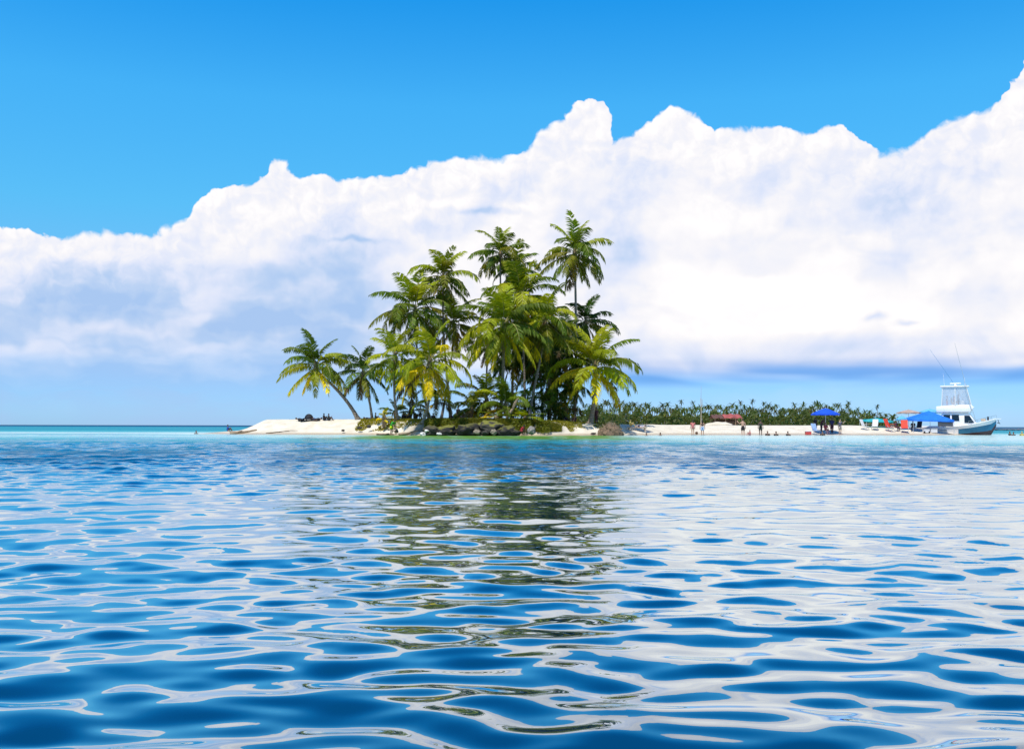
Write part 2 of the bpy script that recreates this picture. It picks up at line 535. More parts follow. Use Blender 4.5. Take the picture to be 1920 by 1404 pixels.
# ------------------------------------------------------------------ the sea
rows = [-60.0, -30.0, -12.0, -4.0, 0.0, 1.2, 1.8]
yv = 2.2
while yv < 140:
    rows.append(yv)
    st_ = max(0.015, yv * yv / 1046 * 0.8)
    cap_ = 0.085 if yv < 30 else (0.17 if yv < 60 else 0.4)
    yv += min(st_, cap_)
while yv < 60000:
    rows.append(yv)
    yv *= 1.10
rows = np.array(rows)
NC = 520
sc = np.linspace(-1, 1, NC)
sc = np.concatenate([[-900, -120, -25, -8, -3.2, -1.9, -1.35, -1.12], sc, [1.12, 1.35, 1.9, 3.2, 8, 25, 120, 900]])
half = 6.5 + 0.60 * np.clip(rows, 0, None)
WX = half[:, None] * sc[None, :]
far_r = rows > 2000
WX[far_r] = np.clip(WX[far_r], -70000, 70000)
WY = np.repeat(rows[:, None], len(sc), 1)
dxr = np.repeat((2 * half / NC)[:, None], len(sc), 1)
dxr[:, (np.abs(sc) > 1.0001)] = 50.0
dyr = np.repeat(np.gradient(rows)[:, None], len(sc), 1)
res = np.maximum(dxr, dyr)
WZ = np.zeros_like(WX, dtype=np.float32)
rs = np.random.RandomState(11)
X32, Y32, res32 = WX.astype(np.float32), WY.astype(np.float32), res.astype(np.float32)
calm = (0.80 + 0.30 * wob(WX, WY, 0.22, 31) + 0.42 * _sm((-WX - 0.8 - 0.12 * WY) / 5.0) + 0.12 * _sm((7.5 - WY) / 4.0)).astype(np.float32)
NWAVE = 90
for k in range(NWAVE):
    u_ = (k + rs.uniform(0, 1)) / NWAVE
    lam = 0.15 * (3.4 / 0.15) ** u_
    ang = rs.normal(0.0, 0.52) + (0.12 if k % 2 else -0.16)
    kk = 2 * np.pi / lam
    slope = 0.0196 * (math.exp(-((math.log(lam / 0.43)) ** 2) / 1.1) + 0.08)
    amp = slope / kk
    fade = np.clip((lam / res32 - 2.5) / 3.0, 0, 1)
    ph = rs.uniform(0, 6.28)
    WZ += (amp * fade) * np.sin((X32 * math.sin(ang) + Y32 * math.cos(ang)) * kk + ph)
WZ *= calm
breeze = 1.0 + 1.5 * _sm((WY - 14) / 20) * (1.0 + 0.35 * wob(WX * 0.5, WY, 0.25, 41))
WZ *= breeze.astype(np.float32)
yf_, H_, run_, yb_ = shore(WX)
dist_f = yf_ - WY                                             # metres seaward of the front shoreline
WZ *= np.clip(0.25 + dist_f / 12.0, 0.15, 1.0) * (WY < 160) + (WY >= 160)
HB = height(np.clip(WX, -95, 90), np.clip(WY, 60, 200))
off = np.maximum(np.abs(WX) - 62, 0)
DEP = np.where(WY < 104, 0.45 + 0.018 * np.clip(104 - WY, 0, 200) + 0.00055 * np.clip(104 - WY, 0, 200) ** 2, -HB)
DEP = np.where((WY >= 104) & (-HB > 0.45), np.minimum(-HB, 1.1), DEP)
right_sh = _sm((WX - 4) / 22.0)
DEP = np.where(WY < 122, DEP * (1 - 0.72 * right_sh * _sm((WY - 28) / 55)), DEP)
DEP = np.where(WY > 150, 1.1 + _sm((WY - 150) / 60) * 0.9, DEP)
DEP = np.where(WY > 450, 2.0 + 5 * _sm((WY - 450) / 900), DEP)
band = np.exp(-((WY - 134) / 10.0) ** 2) * _sm((-WX - 36) / 6) * (1 - _sm((-WX - 95) / 120))
DEP = DEP * (1 - 0.6 * band)
patch = wob(WX * 0.5, WY, 0.12, 21)
RUF = _sm((WY - 13) / 16 + 0.25 * patch) * (1 - 0.5 * right_sh * _sm((WY - 50) / 30))
RUF = np.clip(RUF * (0.85 + 0.3 * wob(WX * 0.4, WY, 0.3, 22)), 0, 1)
RIP = 0.015 + 0.985 * _sm((WY - 12) / 25)
WEED = _sm((WX + 17) / 4) * (1 - _sm((WX - 9) / 5)) * _sm((WY - 66) / 20)  # strip off the grove: algae plus the palms' reflection painted as colour
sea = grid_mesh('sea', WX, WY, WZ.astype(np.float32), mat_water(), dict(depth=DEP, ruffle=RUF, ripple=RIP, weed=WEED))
tag(sea, kind='structure')
print('sea quads', (len(rows) - 1) * (len(sc) - 1), len(rows))


from mathutils import noise as mnoise


# ------------------------------------------------------------------ palms
def mat_leaf():
    m, t, out = new_mat('palm_leaf')
    oi = t.node('ShaderNodeObjectInfo')
    g = t.node('ShaderNodeNewGeometry')
    n1 = t.noise(g.outputs['Position'], 1.3, 3.0, 0.6)
    n2 = t.noise(g.outputs['Position'], 6.0, 2.0, 0.6)
    c = t.mix(t.smooth(n1, 0.4, 0.75, 0.0, 0.35), oi.outputs['Color'], (0.15, 0.17, 0.012))
    c = t.mix(1.0, c, t.ramp(n2, [(0.25, (0.5, 0.52, 0.5)), (0.75, (1.5, 1.42, 1.1))]), 'MULTIPLY')
    b = t.node('ShaderNodeBsdfPrincipled')
    t.l.new(c, b.inputs['Base Color'])
    b.inputs['Roughness'].default_value = 0.5
    b.inputs['Specular IOR Level'].default_value = 0.22
    tr = t.node('ShaderNodeBsdfTranslucent')
    t.l.new(t.mix(1.0, c, (1.7, 1.6, 0.5), 'MULTIPLY'), tr.inputs['Color'])
    mx = t.node('ShaderNodeMixShader'); mx.inputs[0].default_value = 0.27
    t.l.new(b.outputs[0], mx.inputs[1]); t.l.new(tr.outputs[0], mx.inputs[2])
    t.l.new(mx.outputs[0], out.inputs['Surface'])
    return m


def mat_trunk():
    m, t, out = new_mat('palm_trunk')
    tcn = t.node('ShaderNodeTexCoord')
    sp = t.node('ShaderNodeSeparateXYZ'); t.l.new(tcn.outputs['Object'], sp.inputs[0])
    n1 = t.noise(tcn.outputs['Object'], 1.2, 5.0, 0.6)
    ring = t.m('SINE', t.add(t.mul(sp.outputs[2], 34.0), t.mul(n1, 9.0)))
    c = t.mix(t.smooth(ring, 0.2, 1.0), (0.30, 0.25, 0.19), (0.13, 0.10, 0.075))
    c = t.mix(t.smooth(n1, 0.5, 0.75, 0, 0.6), c, (0.36, 0.32, 0.26))
    b = t.node('ShaderNodeBsdfPrincipled')
    t.l.new(c, b.inputs['Base Color']); b.inputs['Roughness'].default_value = 0.9
    bp = t.node('ShaderNodeBump'); bp.inputs['Strength'].default_value = 0.5; bp.inputs['Distance'].default_value = 0.05
    t.l.new(ring, bp.inputs['Height']); t.l.new(bp.outputs[0], b.inputs['Normal'])
    t.l.new(b.outputs[0], out.inputs['Surface'])
    return m


LEAF, TRUNK = mat_leaf(), mat_trunk()
STALK = paint('frond_stalk', (0.34, 0.30, 0.09), 0.5, 0.25, 3.0)
FIBRE = paint('palm_fibre', (0.20, 0.14, 0.075), 0.9, 0.35, 8.0, bump=0.5)
COCO = paint('green_coconut', (0.20, 0.19, 0.03), 0.4, 0.3, 5.0)

FROND_ANG = [84, 72, 60, 47, 34, 20, 6, -12, -32, -54, -70]
FROND_BEND = [46, 70, 88, 100, 104, 98, 84, 62, 42, 26, 14]


def frond_mesh(theta0, bend, seed, pairs=46, wide=1.0):
    rnd = random.Random(seed)
    N = 11
    pts, tans = [], []
    p = Vector((0, 0, 0))
    sway = rnd.uniform(-0.35, 0.35)
    twist = rnd.uniform(-0.5, 0.5)
    for i in range(N + 1):
        t = i / N
        a = R(theta0 - bend * t ** 1.25)
        h = sway * t
        d = Vector((math.cos(a) * math.cos(h), math.cos(a) * math.sin(h), math.sin(a)))
        pts.append(p.copy()); tans.append(d)
        p = p + d / N
    V, Fc, M = [], [], []
    # rachis
    for i in range(N + 1):
        r = 0.011 * (1 - 0.85 * i / N)
        d = tans[i]
        s = d.cross(Vector((0, 0, 1)))
        s = s.normalized() if s.length > 1e-3 else Vector((0, 1, 0))
        u = s.cross(d)
        for k in range(3):
            q = 2 * math.pi * k / 3
            V.append(pts[i] + s * (r * math.cos(q)) + u * (r * math.sin(q)))
    for i in range(N):
        for k in range(3):
            a, b = i * 3 + k, i * 3 + (k + 1) % 3
            Fc.append((a, b, b + 3, a + 3)); M.append(1)
    grav = 0.30 + 1.35 * max(0.0, min(1.0, (80 - theta0) / 110.0))
    gap0 = rnd.uniform(0.3, 0.9)
    for j in range(pairs):
        t = 0.13 + 0.87 * (j + 0.5) / pairs
        f = t * N; i = min(int(f), N - 1); fr = f - i
        base = pts[i].lerp(pts[i + 1], fr)
        d = tans[i].lerp(tans[i + 1], fr).normalized()
        s = d.cross(Vector((0, 0, 1)))
        s = s.normalized() if s.length > 1e-3 else Vector((0, 1, 0))
        u = s.cross(d)
        tw = twist * t
        s, u = s * math.cos(tw) + u * math.sin(tw), u * math.cos(tw) - s * math.sin(tw)
        prof = math.sin(math.pi * (0.14 + 0.80 * t)) ** 0.6
        for sd in (-1, 1):
            if rnd.random() < 0.05 or (abs(t - gap0) < 0.03 and rnd.random() < 0.8):
                continue
            ln = 0.30 * prof * rnd.uniform(0.82, 1.12)
            g = grav * rnd.uniform(0.75, 1.2)
            d1 = (s * sd * 0.85 + d * (0.42 + 0.25 * t) + u * 0.25 + Vector((0, 0, -0.45 * g))).normalized()
            d2 = (s * sd * 0.5 + d * 0.42 + Vector((0, 0, -1.15 * g))).normalized()
            wd = 0.025 * wide * (0.7 + 0.5 * prof)
            b0 = base; b1 = base + d1 * ln * 0.5; b2 = b1 + d2 * ln * 0.5
            wv = (d * 0.8 + u * 0.6 * rnd.uniform(-1, 1)).normalized() * wd
            k = len(V)
            V += [b0 - wv * 0.35, b0 + wv * 0.35, b1 + wv * 0.5, b1 - wv * 0.5, b2]
            Fc += [(k, k + 1, k + 2, k + 3), (k + 3, k + 2, k + 4)]; M += [0, 0]
    me = bpy.data.meshes.new('frond')
    me.from_pydata([tuple(v) for v in V], [], Fc)
    me.materials.append(LEAF); me.materials.append(STALK)
    me.polygons.foreach_set('material_index', M)
    me.update()
    return me


FRONDS = [[frond_mesh(a, b * f, 100 * i + k) for k, f in enumerate((1.0, 0.8, 1.18))] for i, (a, b) in enumerate(zip(FROND_ANG, FROND_BEND))]

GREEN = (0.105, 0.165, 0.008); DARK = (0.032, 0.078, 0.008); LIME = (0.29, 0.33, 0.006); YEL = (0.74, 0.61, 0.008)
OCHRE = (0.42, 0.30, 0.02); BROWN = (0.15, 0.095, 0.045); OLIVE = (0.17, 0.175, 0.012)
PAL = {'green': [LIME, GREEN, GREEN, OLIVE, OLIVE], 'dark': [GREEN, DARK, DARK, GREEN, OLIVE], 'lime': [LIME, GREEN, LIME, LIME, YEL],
       'yellow': [LIME, YEL, LIME, YEL, YEL], 'mixed': [GREEN, GREEN, LIME, LIME, YEL], 'olive': [LIME, OLIVE, OLIVE, GREEN, OCHRE], 'yellowish': [LIME, LIME, GREEN, LIME, YEL], 'dry': [OLIVE, OCHRE, BROWN, BROWN, BROWN]}


def lathe_path(pts, radii, nseg=8):
    V, Fc = [], []
    n = len(pts)
    for i in range(n):
        d = (pts[min(i + 1, n - 1)] - pts[max(i - 1, 0)]).normalized()
        s = d.cross(Vector((0, 1, 0)))
        s = s.normalized() if s.length > 1e-3 else Vector((1, 0, 0))
        u = s.cross(d)
        for k in range(nseg):
            q = 2 * math.pi * k / nseg
            V.append(pts[i] + s * (radii[i] * math.cos(q)) + u * (radii[i] * math.sin(q)))
    for i in range(n - 1):
        for k in range(nseg):
            a, b = i * nseg + k, i * nseg + (k + 1) % nseg
            Fc.append((a, b, b + nseg, a + nseg))
    Fc.append(tuple(range(nseg))[::-1]); Fc.append(tuple(range((n - 1) * nseg, n * nseg)))
    return V, Fc


def crown_mesh(seed):
    rnd = random.Random(seed)
    pts = [Vector((0, 0, z)) for z in (-0.95, -0.6, -0.25, 0.1, 0.45, 0.8)]
    V, Fc = lathe_path(pts, [0.13, 0.2, 0.27, 0.26, 0.16, 0.03], 9)
    V = [v + Vector((rnd.uniform(-.05, .05), rnd.uniform(-.05, .05), rnd.uniform(-.05, .05))) for v in V]
    me = bpy.data.meshes.new('crown')
    me.from_pydata([tuple(v) for v in V], [], Fc); me.materials.append(FIBRE)
    me.update()
    return me


CROWNS = [crown_mesh(s) for s in (1, 2, 3)]


def coconut_mesh():
    bm = bmesh.new()
    bmesh.ops.create_icosphere(bm, subdivisions=2, radius=0.15)
    for v in bm.verts:
        v.co.z *= 1.25
        v.co *= 1 + 0.06 * math.cos(3 * math.atan2(v.co.y, v.co.x))
    me = bpy.data.meshes.new('coconut'); bm.to_mesh(me); bm.free()
    me.materials.append(COCO)
    me.polygons.foreach_set('use_smooth', [True] * len(me.polygons))
    return me


COCONUT = coconut_mesh()


def put_fronds(crown, R_m, n, pal, seed, top=84.0, low=-58.0, dead=0.0, lean=0.0, lean_az=0.0):
    rnd = random.Random(seed)
    cols = PAL[pal]
    az0 = rnd.uniform(0, 6.28)
    n = max(7, int(n * 0.88))
    for i in range(n):
        a = i / max(1, n - 1)
        ang = top + (low - top) * (a ** 0.92) + rnd.uniform(-7, 7)
        az = az0 + 2.39996 * i + rnd.uniform(-0.25, 0.25)
        ang += lean * math.cos(az - lean_az)
        cls = min(range(len(FROND_ANG)), key=lambda q: abs(FROND_ANG[q] - ang))
        ln = R_m * 1.24 * (0.72 + 0.34 * math.sin(math.pi * min(1, 0.15 + a * 0.85))) * rnd.uniform(0.86, 1.1)
        o = bpy.data.objects.new('frond', FRONDS[cls][rnd.randrange(3)])
        link(o, crown)
        o.location = (math.cos(az) * 0.12, math.sin(az) * 0.12, 0.45 - 0.75 * a)
        o.rotation_euler = (rnd.uniform(-.08, .08), 0, az)
        o.scale = (ln, ln, ln)
        k = min(4, max(0, int(a * 5 + rnd.uniform(-1.5, 1.3))))
        c = cols[k]
        if a > 0.75 and rnd.random() < dead:
            c = BROWN if rnd.random() < 0.6 else OCHRE
        j = rnd.uniform(0.75, 1.25)
        o.color = (min(1, c[0] * j * rnd.uniform(.9, 1.1)), min(1, c[1] * j), c[2] * j, 1)


PALM_GROUP = 'coconut palms on the island'


def palm(label, crown_px, base_px, d, r_px, n=26, pal='green', seed=1, bow=(0, 0), low=-58, dead=0.2, nuts=5, rad=0.17, base_z=None, group=PALM_GROUP):
    cp = at(crown_px[0], crown_px[1], d)
    bx = at(base_px[0], base_px[1], d)
    bz = ground(bx.x, d) if base_z is None else base_z
    base = Vector((bx.x, d, bz - 0.15))
    root = empty('palm_tree', base, 0, label, 'palm tree', group)
    top = cp - base - Vector((0, 0, 0.5))
    s = d / F_PX
    rnd = random.Random(seed * 7 + 1)
    c1 = top * 0.33 + Vector((bow[0] * s, rnd.uniform(-.5, .5), 0))
    c2 = top * 0.72 + Vector((bow[1] * s, rnd.uniform(-.4, .4), 0))
    NP = 26
    pts, rr = [], []
    for i in range(NP):
        t = i / (NP - 1)
        p = c1 * (3 * t * (1 - t) ** 2) + c2 * (3 * t * t * (1 - t)) + top * t ** 3
        pts.append(p)
        rr.append(rad * (1.0 - 0.42 * t + 0.85 * math.exp(-t * 16)) * (1 + 0.05 * math.sin(i * 2.1)))
    V, Fc = lathe_path(pts, rr, 9)
    mesh_obj('trunk', V, Fc, TRUNK, root, smooth=True)
    cr = bpy.data.objects.new('crown', CROWNS[seed % 3])
    link(cr, root)
    cr.location = top + Vector((0, 0, 0.5))
    put_fronds(cr, r_px * s, n, pal, seed, low=low, dead=dead)
    for k in range(nuts):
        q = rnd.uniform(0, 6.28)
        o = bpy.data.objects.new('coconut', COCONUT)
        link(o, cr)
        o.location = (0.36 * math.cos(q), 0.36 * math.sin(q), -0.45 - rnd.uniform(0, 0.45))
        o.rotation_euler = (rnd.uniform(-.5, .5), rnd.uniform(-.5, .5), 0)
    return root


palm('low palm leaning far out to the left over the white sand point', (592, 688), (672, 790), 121.5, 61, 27, 'mixed', 5, (14, 12), low=-50, dead=0.12, nuts=6, rad=0.24)
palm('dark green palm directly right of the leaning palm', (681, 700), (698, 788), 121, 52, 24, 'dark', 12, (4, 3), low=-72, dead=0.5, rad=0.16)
palm('slim palm with pale curved trunk behind the person in green', (741, 672), (748, 792), 114, 58, 22, 'yellowish', 23, (-8, -6), low=-45, dead=0.3, nuts=4, rad=0.15)
palm('bright yellow palm with its trunk rising from the rocky shore', (806, 682), (792, 806), 110, 74, 26, 'yellow', 31, (10, 8), low=-68, dead=0.3, nuts=6, rad=0.16)
palm('shorter yellowish palm between the slim palm and the bright yellow palm', (768, 712), (778, 790), 119, 50, 20, 'mixed', 44, (2, 0), low=-60, dead=0.4, rad=0.14)
palm('tall shaggy palm at the upper left of the grove', (778, 582), (806, 788), 124, 72, 30, 'green', 51, (-6, -8), low=-66, dead=0.4, nuts=6)
palm('tall slender palm rising above the shaggy one at the left of the grove', (831, 522), (846, 788), 127, 58, 26, 'olive', 62, (-4, -8), low=-50, dead=0.3)
palm('hazy green palm standing just right of the slender tall palm', (851, 610), (826, 789), 130, 62, 24, 'olive', 73, (4, 6), low=-60, dead=0.2)
palm('thin palm whose bare crown tops the middle of the grove', (938, 478), (938, 788), 128, 52, 24, 'green', 84, (6, 0), low=-48, dead=0.25, nuts=7)
palm('palm with drooping dark fronds just right of the middle top crown', (970, 506), (962, 788), 131, 50, 22, 'green', 95, (-8, 4), low=-48, dead=0.2)
palm('tallest palm of the grove, hanging its fronds like a skirt', (1078, 476), (1076, 790), 125, 64, 30, 'green', 106, (6, 2), low=-74, dead=0.15, nuts=7, rad=0.21)
palm('big front palm with long yellow hanging fronds at the centre of the grove', (944, 612), (936, 794), 113, 82, 34, 'lime', 117, (6, 2), low=-72, dead=0.35, nuts=8, rad=0.22)
palm('upright dense palm directly behind the big central palm', (976, 560), (986, 790), 122, 74, 30, 'lime', 128, (0, 4), low=-50, dead=0.1)
palm('palm right of the big central palm with arching ribbed fronds', (1022, 606), (992, 794), 117, 70, 30, 'green', 139, (-6, 6), low=-66, dead=0.35, nuts=6)
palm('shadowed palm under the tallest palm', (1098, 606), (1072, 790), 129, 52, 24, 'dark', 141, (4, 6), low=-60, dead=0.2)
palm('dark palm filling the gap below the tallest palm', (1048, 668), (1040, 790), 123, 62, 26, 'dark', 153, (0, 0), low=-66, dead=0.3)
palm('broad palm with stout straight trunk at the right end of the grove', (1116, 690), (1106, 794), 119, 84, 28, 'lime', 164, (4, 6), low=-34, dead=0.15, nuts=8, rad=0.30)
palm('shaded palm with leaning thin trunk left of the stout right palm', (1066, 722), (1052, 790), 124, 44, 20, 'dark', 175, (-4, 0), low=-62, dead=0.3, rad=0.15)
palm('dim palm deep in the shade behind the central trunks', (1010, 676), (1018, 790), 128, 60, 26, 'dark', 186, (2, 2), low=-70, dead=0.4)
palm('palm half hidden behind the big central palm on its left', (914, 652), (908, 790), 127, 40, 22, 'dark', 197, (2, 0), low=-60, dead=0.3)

for i_, (cx, cy, bx_, d_, r_) in enumerate([(1000, 640, 1002, 130, 66), (1062, 640, 1058, 131, 58), (962, 668, 958, 129, 60), (1030, 720, 1028, 121, 52)]):  # extra palms added in dark greens to give the grove a shaded core
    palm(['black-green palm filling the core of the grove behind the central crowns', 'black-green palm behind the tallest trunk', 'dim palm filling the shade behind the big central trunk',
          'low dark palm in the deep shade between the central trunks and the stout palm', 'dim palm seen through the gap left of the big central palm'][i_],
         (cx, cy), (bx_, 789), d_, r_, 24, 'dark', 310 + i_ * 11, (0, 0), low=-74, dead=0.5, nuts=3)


def young_palm(label, px, py, d, r_px, n, pal, seed, low=-20, top=82, dead=0.2):
    p = at(px, py, d)
    z = ground(p.x, d)
    root = empty('young_palm', (p.x, d, z), 0, label, 'young palm', 'young palms without trunks')
    cr = bpy.data.objects.new('crown', CROWNS[seed % 3])
    link(cr, root)
    hgt = max(0.35, p.z - z)
    cr.location = (0, 0, hgt)
    cr.scale = (1, 1, min(1.0, hgt / 0.9))
    put_fronds(cr, r_px * d / F_PX, n, pal, seed, top=top, low=low, dead=dead)
    return root


young_palm('small trunkless palm under the hazy palm, with curling leaves', 884, 768, 113, 44, 11, 'olive', 201, low=5)
young_palm('bushy young palm with ochre fronds left of the central trunk', 912, 752, 114, 52, 16, 'olive', 212, low=-10, dead=0.8)
young_palm('lush young palm at the foot of the central trunk', 948, 764, 111.5, 56, 16, 'green', 223, low=-5)
young_palm('low yellow young palm arching over the shore rocks', 985, 786, 109.6, 40, 9, 'lime', 234, low=10)
young_palm('yellow sapling frond clump hanging above the mossy boulder', 930, 788, 109.2, 34, 8, 'lime', 245, low=8)
young_palm('little dark sapling behind the person in green', 742, 776, 118, 30, 10, 'dark', 256, low=0)
young_palm('small yellow palm sprout between the two pale trunks on the left', 818, 752, 115, 44, 12, 'mixed', 267, low=-10)
young_palm('tiny yellow sprout on the turf left of the person in green', 720, 786, 112.5, 16, 8, 'yellow', 278, low=10)
young_palm('dim young palm in the deep shade right of centre', 1030, 762, 119, 46, 14, 'dark', 289, low=-20)
young_palm('dry brown young palm below the leaning thin trunk', 1062, 768, 120, 34, 10, 'dry', 290, low=-30)
young_palm('dark young palm behind the seated people under the grove', 770, 772, 121, 34, 12, 'dark', 303, low=-5)


# ------------------------------------------------------------------ shrubs, turf, rocks
def leaf_ball(name, label, px, py, d, r_m, n, col, seed, group, squash=0.75, cat='shrub'):
    """a shrub: stems plus many leaf-sized faces spread through an uneven volume"""
    rnd = random.Random(seed)
    p = at(px, py, d)
    z = ground(p.x, d)
    root = empty(name, (p.x, d, z), rnd.uniform(0, 6), label, cat, group)
    V, Fc = [], []
    lobes = [(Vector((rnd.uniform(-.6, .6), rnd.uniform(-.6, .6), rnd.uniform(0.35, 1.0))) * r_m, rnd.uniform(0.35, 0.6) * r_m) for _ in range(7)]
    for _ in range(n):
        c, rr_ = lobes[rnd.randrange(7)]
        v = Vector((rnd.gauss(0, 1), rnd.gauss(0, 1), rnd.gauss(0, 1))).normalized() * rr_ * rnd.uniform(0.55, 1.05) ** 0.5
        q = c + Vector((v.x, v.y, v.z * squash))
        q.z = max(q.z, 0.03)
        a = Vector((rnd.gauss(0, 1), rnd.gauss(0, 1), rnd.gauss(0, .6))).normalized() * rnd.uniform(.06, .15)
        b = a.cross(Vector((rnd.gauss(0, 1), rnd.gauss(0, 1), rnd.gauss(0, 1)))).normalized() * a.length * 0.5
        k = len(V)
        V += [q - a, q + b, q + a, q - b]
        Fc.append((k, k + 1, k + 2, k + 3))
    o = mesh_obj('foliage', V, Fc, LEAF, root)
    o.color = col + (1,)
    SV, SF = [], []
    for c, rr_ in lobes[:5]:
        a, b = lathe_path([Vector((0, 0, -.1)), c * 0.5 + Vector((0, 0, -.05)), c], [0.05, 0.035, 0.015], 5)
        k = len(SV)
        SV += a; SF += [tuple(i + k for i in f) for f in b]
    mesh_obj('stems', SV, SF, FIBRE, root)
    return root


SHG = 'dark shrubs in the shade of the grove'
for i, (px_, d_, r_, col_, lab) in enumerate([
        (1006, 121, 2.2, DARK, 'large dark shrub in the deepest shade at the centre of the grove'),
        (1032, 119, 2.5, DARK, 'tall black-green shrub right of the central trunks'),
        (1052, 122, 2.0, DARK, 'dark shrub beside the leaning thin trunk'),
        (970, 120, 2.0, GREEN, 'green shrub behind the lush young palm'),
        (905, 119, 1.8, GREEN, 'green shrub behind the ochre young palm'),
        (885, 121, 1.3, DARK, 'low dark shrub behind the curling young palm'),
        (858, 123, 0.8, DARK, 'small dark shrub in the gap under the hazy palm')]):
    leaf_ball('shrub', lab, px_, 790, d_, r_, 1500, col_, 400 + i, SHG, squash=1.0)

# turf and creeping plants along the bank: uncountable, one object each
rg = np.random.RandomState(5)


def tufts(name, label, n, xr, sr, hgt, col, seed, cond=None):
    rr_ = np.random.RandomState(seed)
    x = rr_.uniform(xr[0], xr[1], n); s = rr_.uniform(sr[0], sr[1], n)
    yf = shore(x)[0] + 0.55 * wob(x, x * 0, 0.55, 3) + 0.25 * wob(x, x * 0, 2.0, 4)
    y = yf + s
    z = height(x, y)
    keep = (z > 0.42) & (wob(x * 1.0, y * 1.0, 1.1, seed) > -0.35)
    x, y, z = x[keep], y[keep], z[keep]
    V, Fc = [], []
    for i in range(len(x)):
        b = Vector((x[i], y[i], z[i] - 0.02))
        for _ in range(2):
            h = hgt * rr_.uniform(0.5, 1.3)
            a = rr_.uniform(0, 6.28)
            sd = Vector((math.cos(a), math.sin(a), 0)) * rr_.uniform(.05, .10)
            tip = Vector((rr_.normal(0, .12), rr_.normal(0, .12), h))
            k = len(V)
            V += [b - sd, b + sd, b + tip]
            Fc.append((k, k + 1, k + 2))
    o = mesh_obj(name, V, Fc, LEAF)
    o.color = col + (1,)
    return tag(o, label, 'grass', kind='stuff')


tufts('grass', 'short yellow-green grass on top of the bank', 15000, (-18, 7), (1.6, 12), 0.22, (0.27, 0.25, 0.02), 61)
tufts('creeping_plants', 'olive creeping plants hanging over the rocky bank', 12000, (-9.2, 5.5), (0.35, 3.2), 0.30, (0.17, 0.17, 0.02), 62)
tufts('sparse_grass', 'thin grass at the foot of the stout right palm', 2600, (5, 13), (3.2, 12), 0.2, (0.25, 0.24, 0.03), 63)

V, Fc = [], []
rq = np.random.RandomState(17)
for i in range(9000):
    x_ = rq.uniform(-9.6, 4.2)
    cl = math.sin(x_ * 1.9) + math.sin(x_ * 4.3 + 1.0)
    if cl < rq.uniform(-1.6, 1.2):
        continue
    y0_ = float(shore(np.array([x_]))[0][0])
    t_ = rq.uniform(0, 1) ** 0.8
    q = Vector((x_, y0_ + 1.25 - 1.5 * (1 - t_) * rq.uniform(.5, 1.0), 0.5 + 1.25 * t_ - 0.25 * rq.uniform(0, 1)))
    a = Vector((rq.normal(), rq.normal(), rq.normal() - 0.8)).normalized() * rq.uniform(.06, .16)
    b = a.cross(Vector((rq.normal(), rq.normal(), rq.normal()))).normalized() * a.length * 0.5
    k = len(V)
    V += [q - a, q + b, q + a, q - b]; Fc.append((k, k + 1, k + 2, k + 3))
oh = mesh_obj('overhanging_greenery', V, Fc, LEAF)
oh.color = (0.15, 0.165, 0.015, 1)
tag(oh, 'yellow-green creepers hanging over the dark shore rocks', 'creeper', kind='stuff')


def mat_rock():
    m, t, out = new_mat('shore_rock')
    g = t.node('ShaderNodeNewGeometry')
    oi = t.node('ShaderNodeObjectInfo')
    sp = t.node('ShaderNodeSeparateXYZ'); t.l.new(g.outputs['Normal'], sp.inputs[0])
    n1 = t.noise(g.outputs['Position'], 3.0, 6.0, 0.65)
    c = t.mix(1.0, oi.outputs['Color'], t.ramp(n1, [(0.3, (0.5, 0.5, 0.5)), (0.7, (1.3, 1.25, 1.2))]), 'MULTIPLY')
    moss = t.mul(t.smooth(t.add(sp.outputs[2], t.mul(t.sub(n1, 0.5), 0.9)), 0.45, 0.8), oi.outputs['Alpha'])
    c = t.mix(moss, c, (0.17, 0.165, 0.02))
    b = t.node('ShaderNodeBsdfPrincipled')
    t.l.new(c, b.inputs['Base Color']); b.inputs['Roughness'].default_value = 0.85
    bp = t.node('ShaderNodeBump'); bp.inputs['Strength'].default_value = 0.6; bp.inputs['Distance'].default_value = 0.08
    t.l.new(n1, bp.inputs['Height']); t.l.new(bp.outputs[0], b.inputs['Normal'])
    t.l.new(b.outputs[0], out.inputs['Surface'])
    return m


ROCK = mat_rock()


def rock(label, px, py_bot, d, w_px, h_px, col, seed, moss=1.0, name='rock', group='rocks along the waterline'):
    s = d / F_PX
    p = at(px, py_bot, d)
    rnd = random.Random(seed)
    bm = bmesh.new()
    bmesh.ops.create_icosphere(bm, subdivisions=4, radius=1.0)
    offs = [(Vector((rnd.gauss(0, 1), rnd.gauss(0, 1), rnd.gauss(0, 1))).normalized(), rnd.uniform(0.55, 0.95)) for _ in range(9)]
    for v in bm.verts:
        for nrm, dd in offs:                       # chop facets
            e = v.co.dot(nrm) - dd
            if e > 0:
                v.co -= nrm * e * 0.55
        v.co *= 1 + 0.3 * mnoise.fractal(v.co * 1.7 + Vector((seed, 0, 0)), 1.0, 2.0, 5)
        v.co.x *= w_px * s * 0.52; v.co.y *= w_px * s * 0.45; v.co.z *= h_px * s * 0.52
    me = bpy.data.meshes.new(name); bm.to_mesh(me); bm.free()
    me.materials.append(ROCK)
    me.polygons.foreach_set('use_smooth', [True] * len(me.polygons))
    o = link(bpy.data.objects.new(name, me))
    o.location = (p.x, d, p.z + h_px * s * 0.30)
    o.rotation_euler = (0, 0, rnd.uniform(-.4, .4))
    o.color = col + (moss,)
    return tag(o, label, 'rock', group)


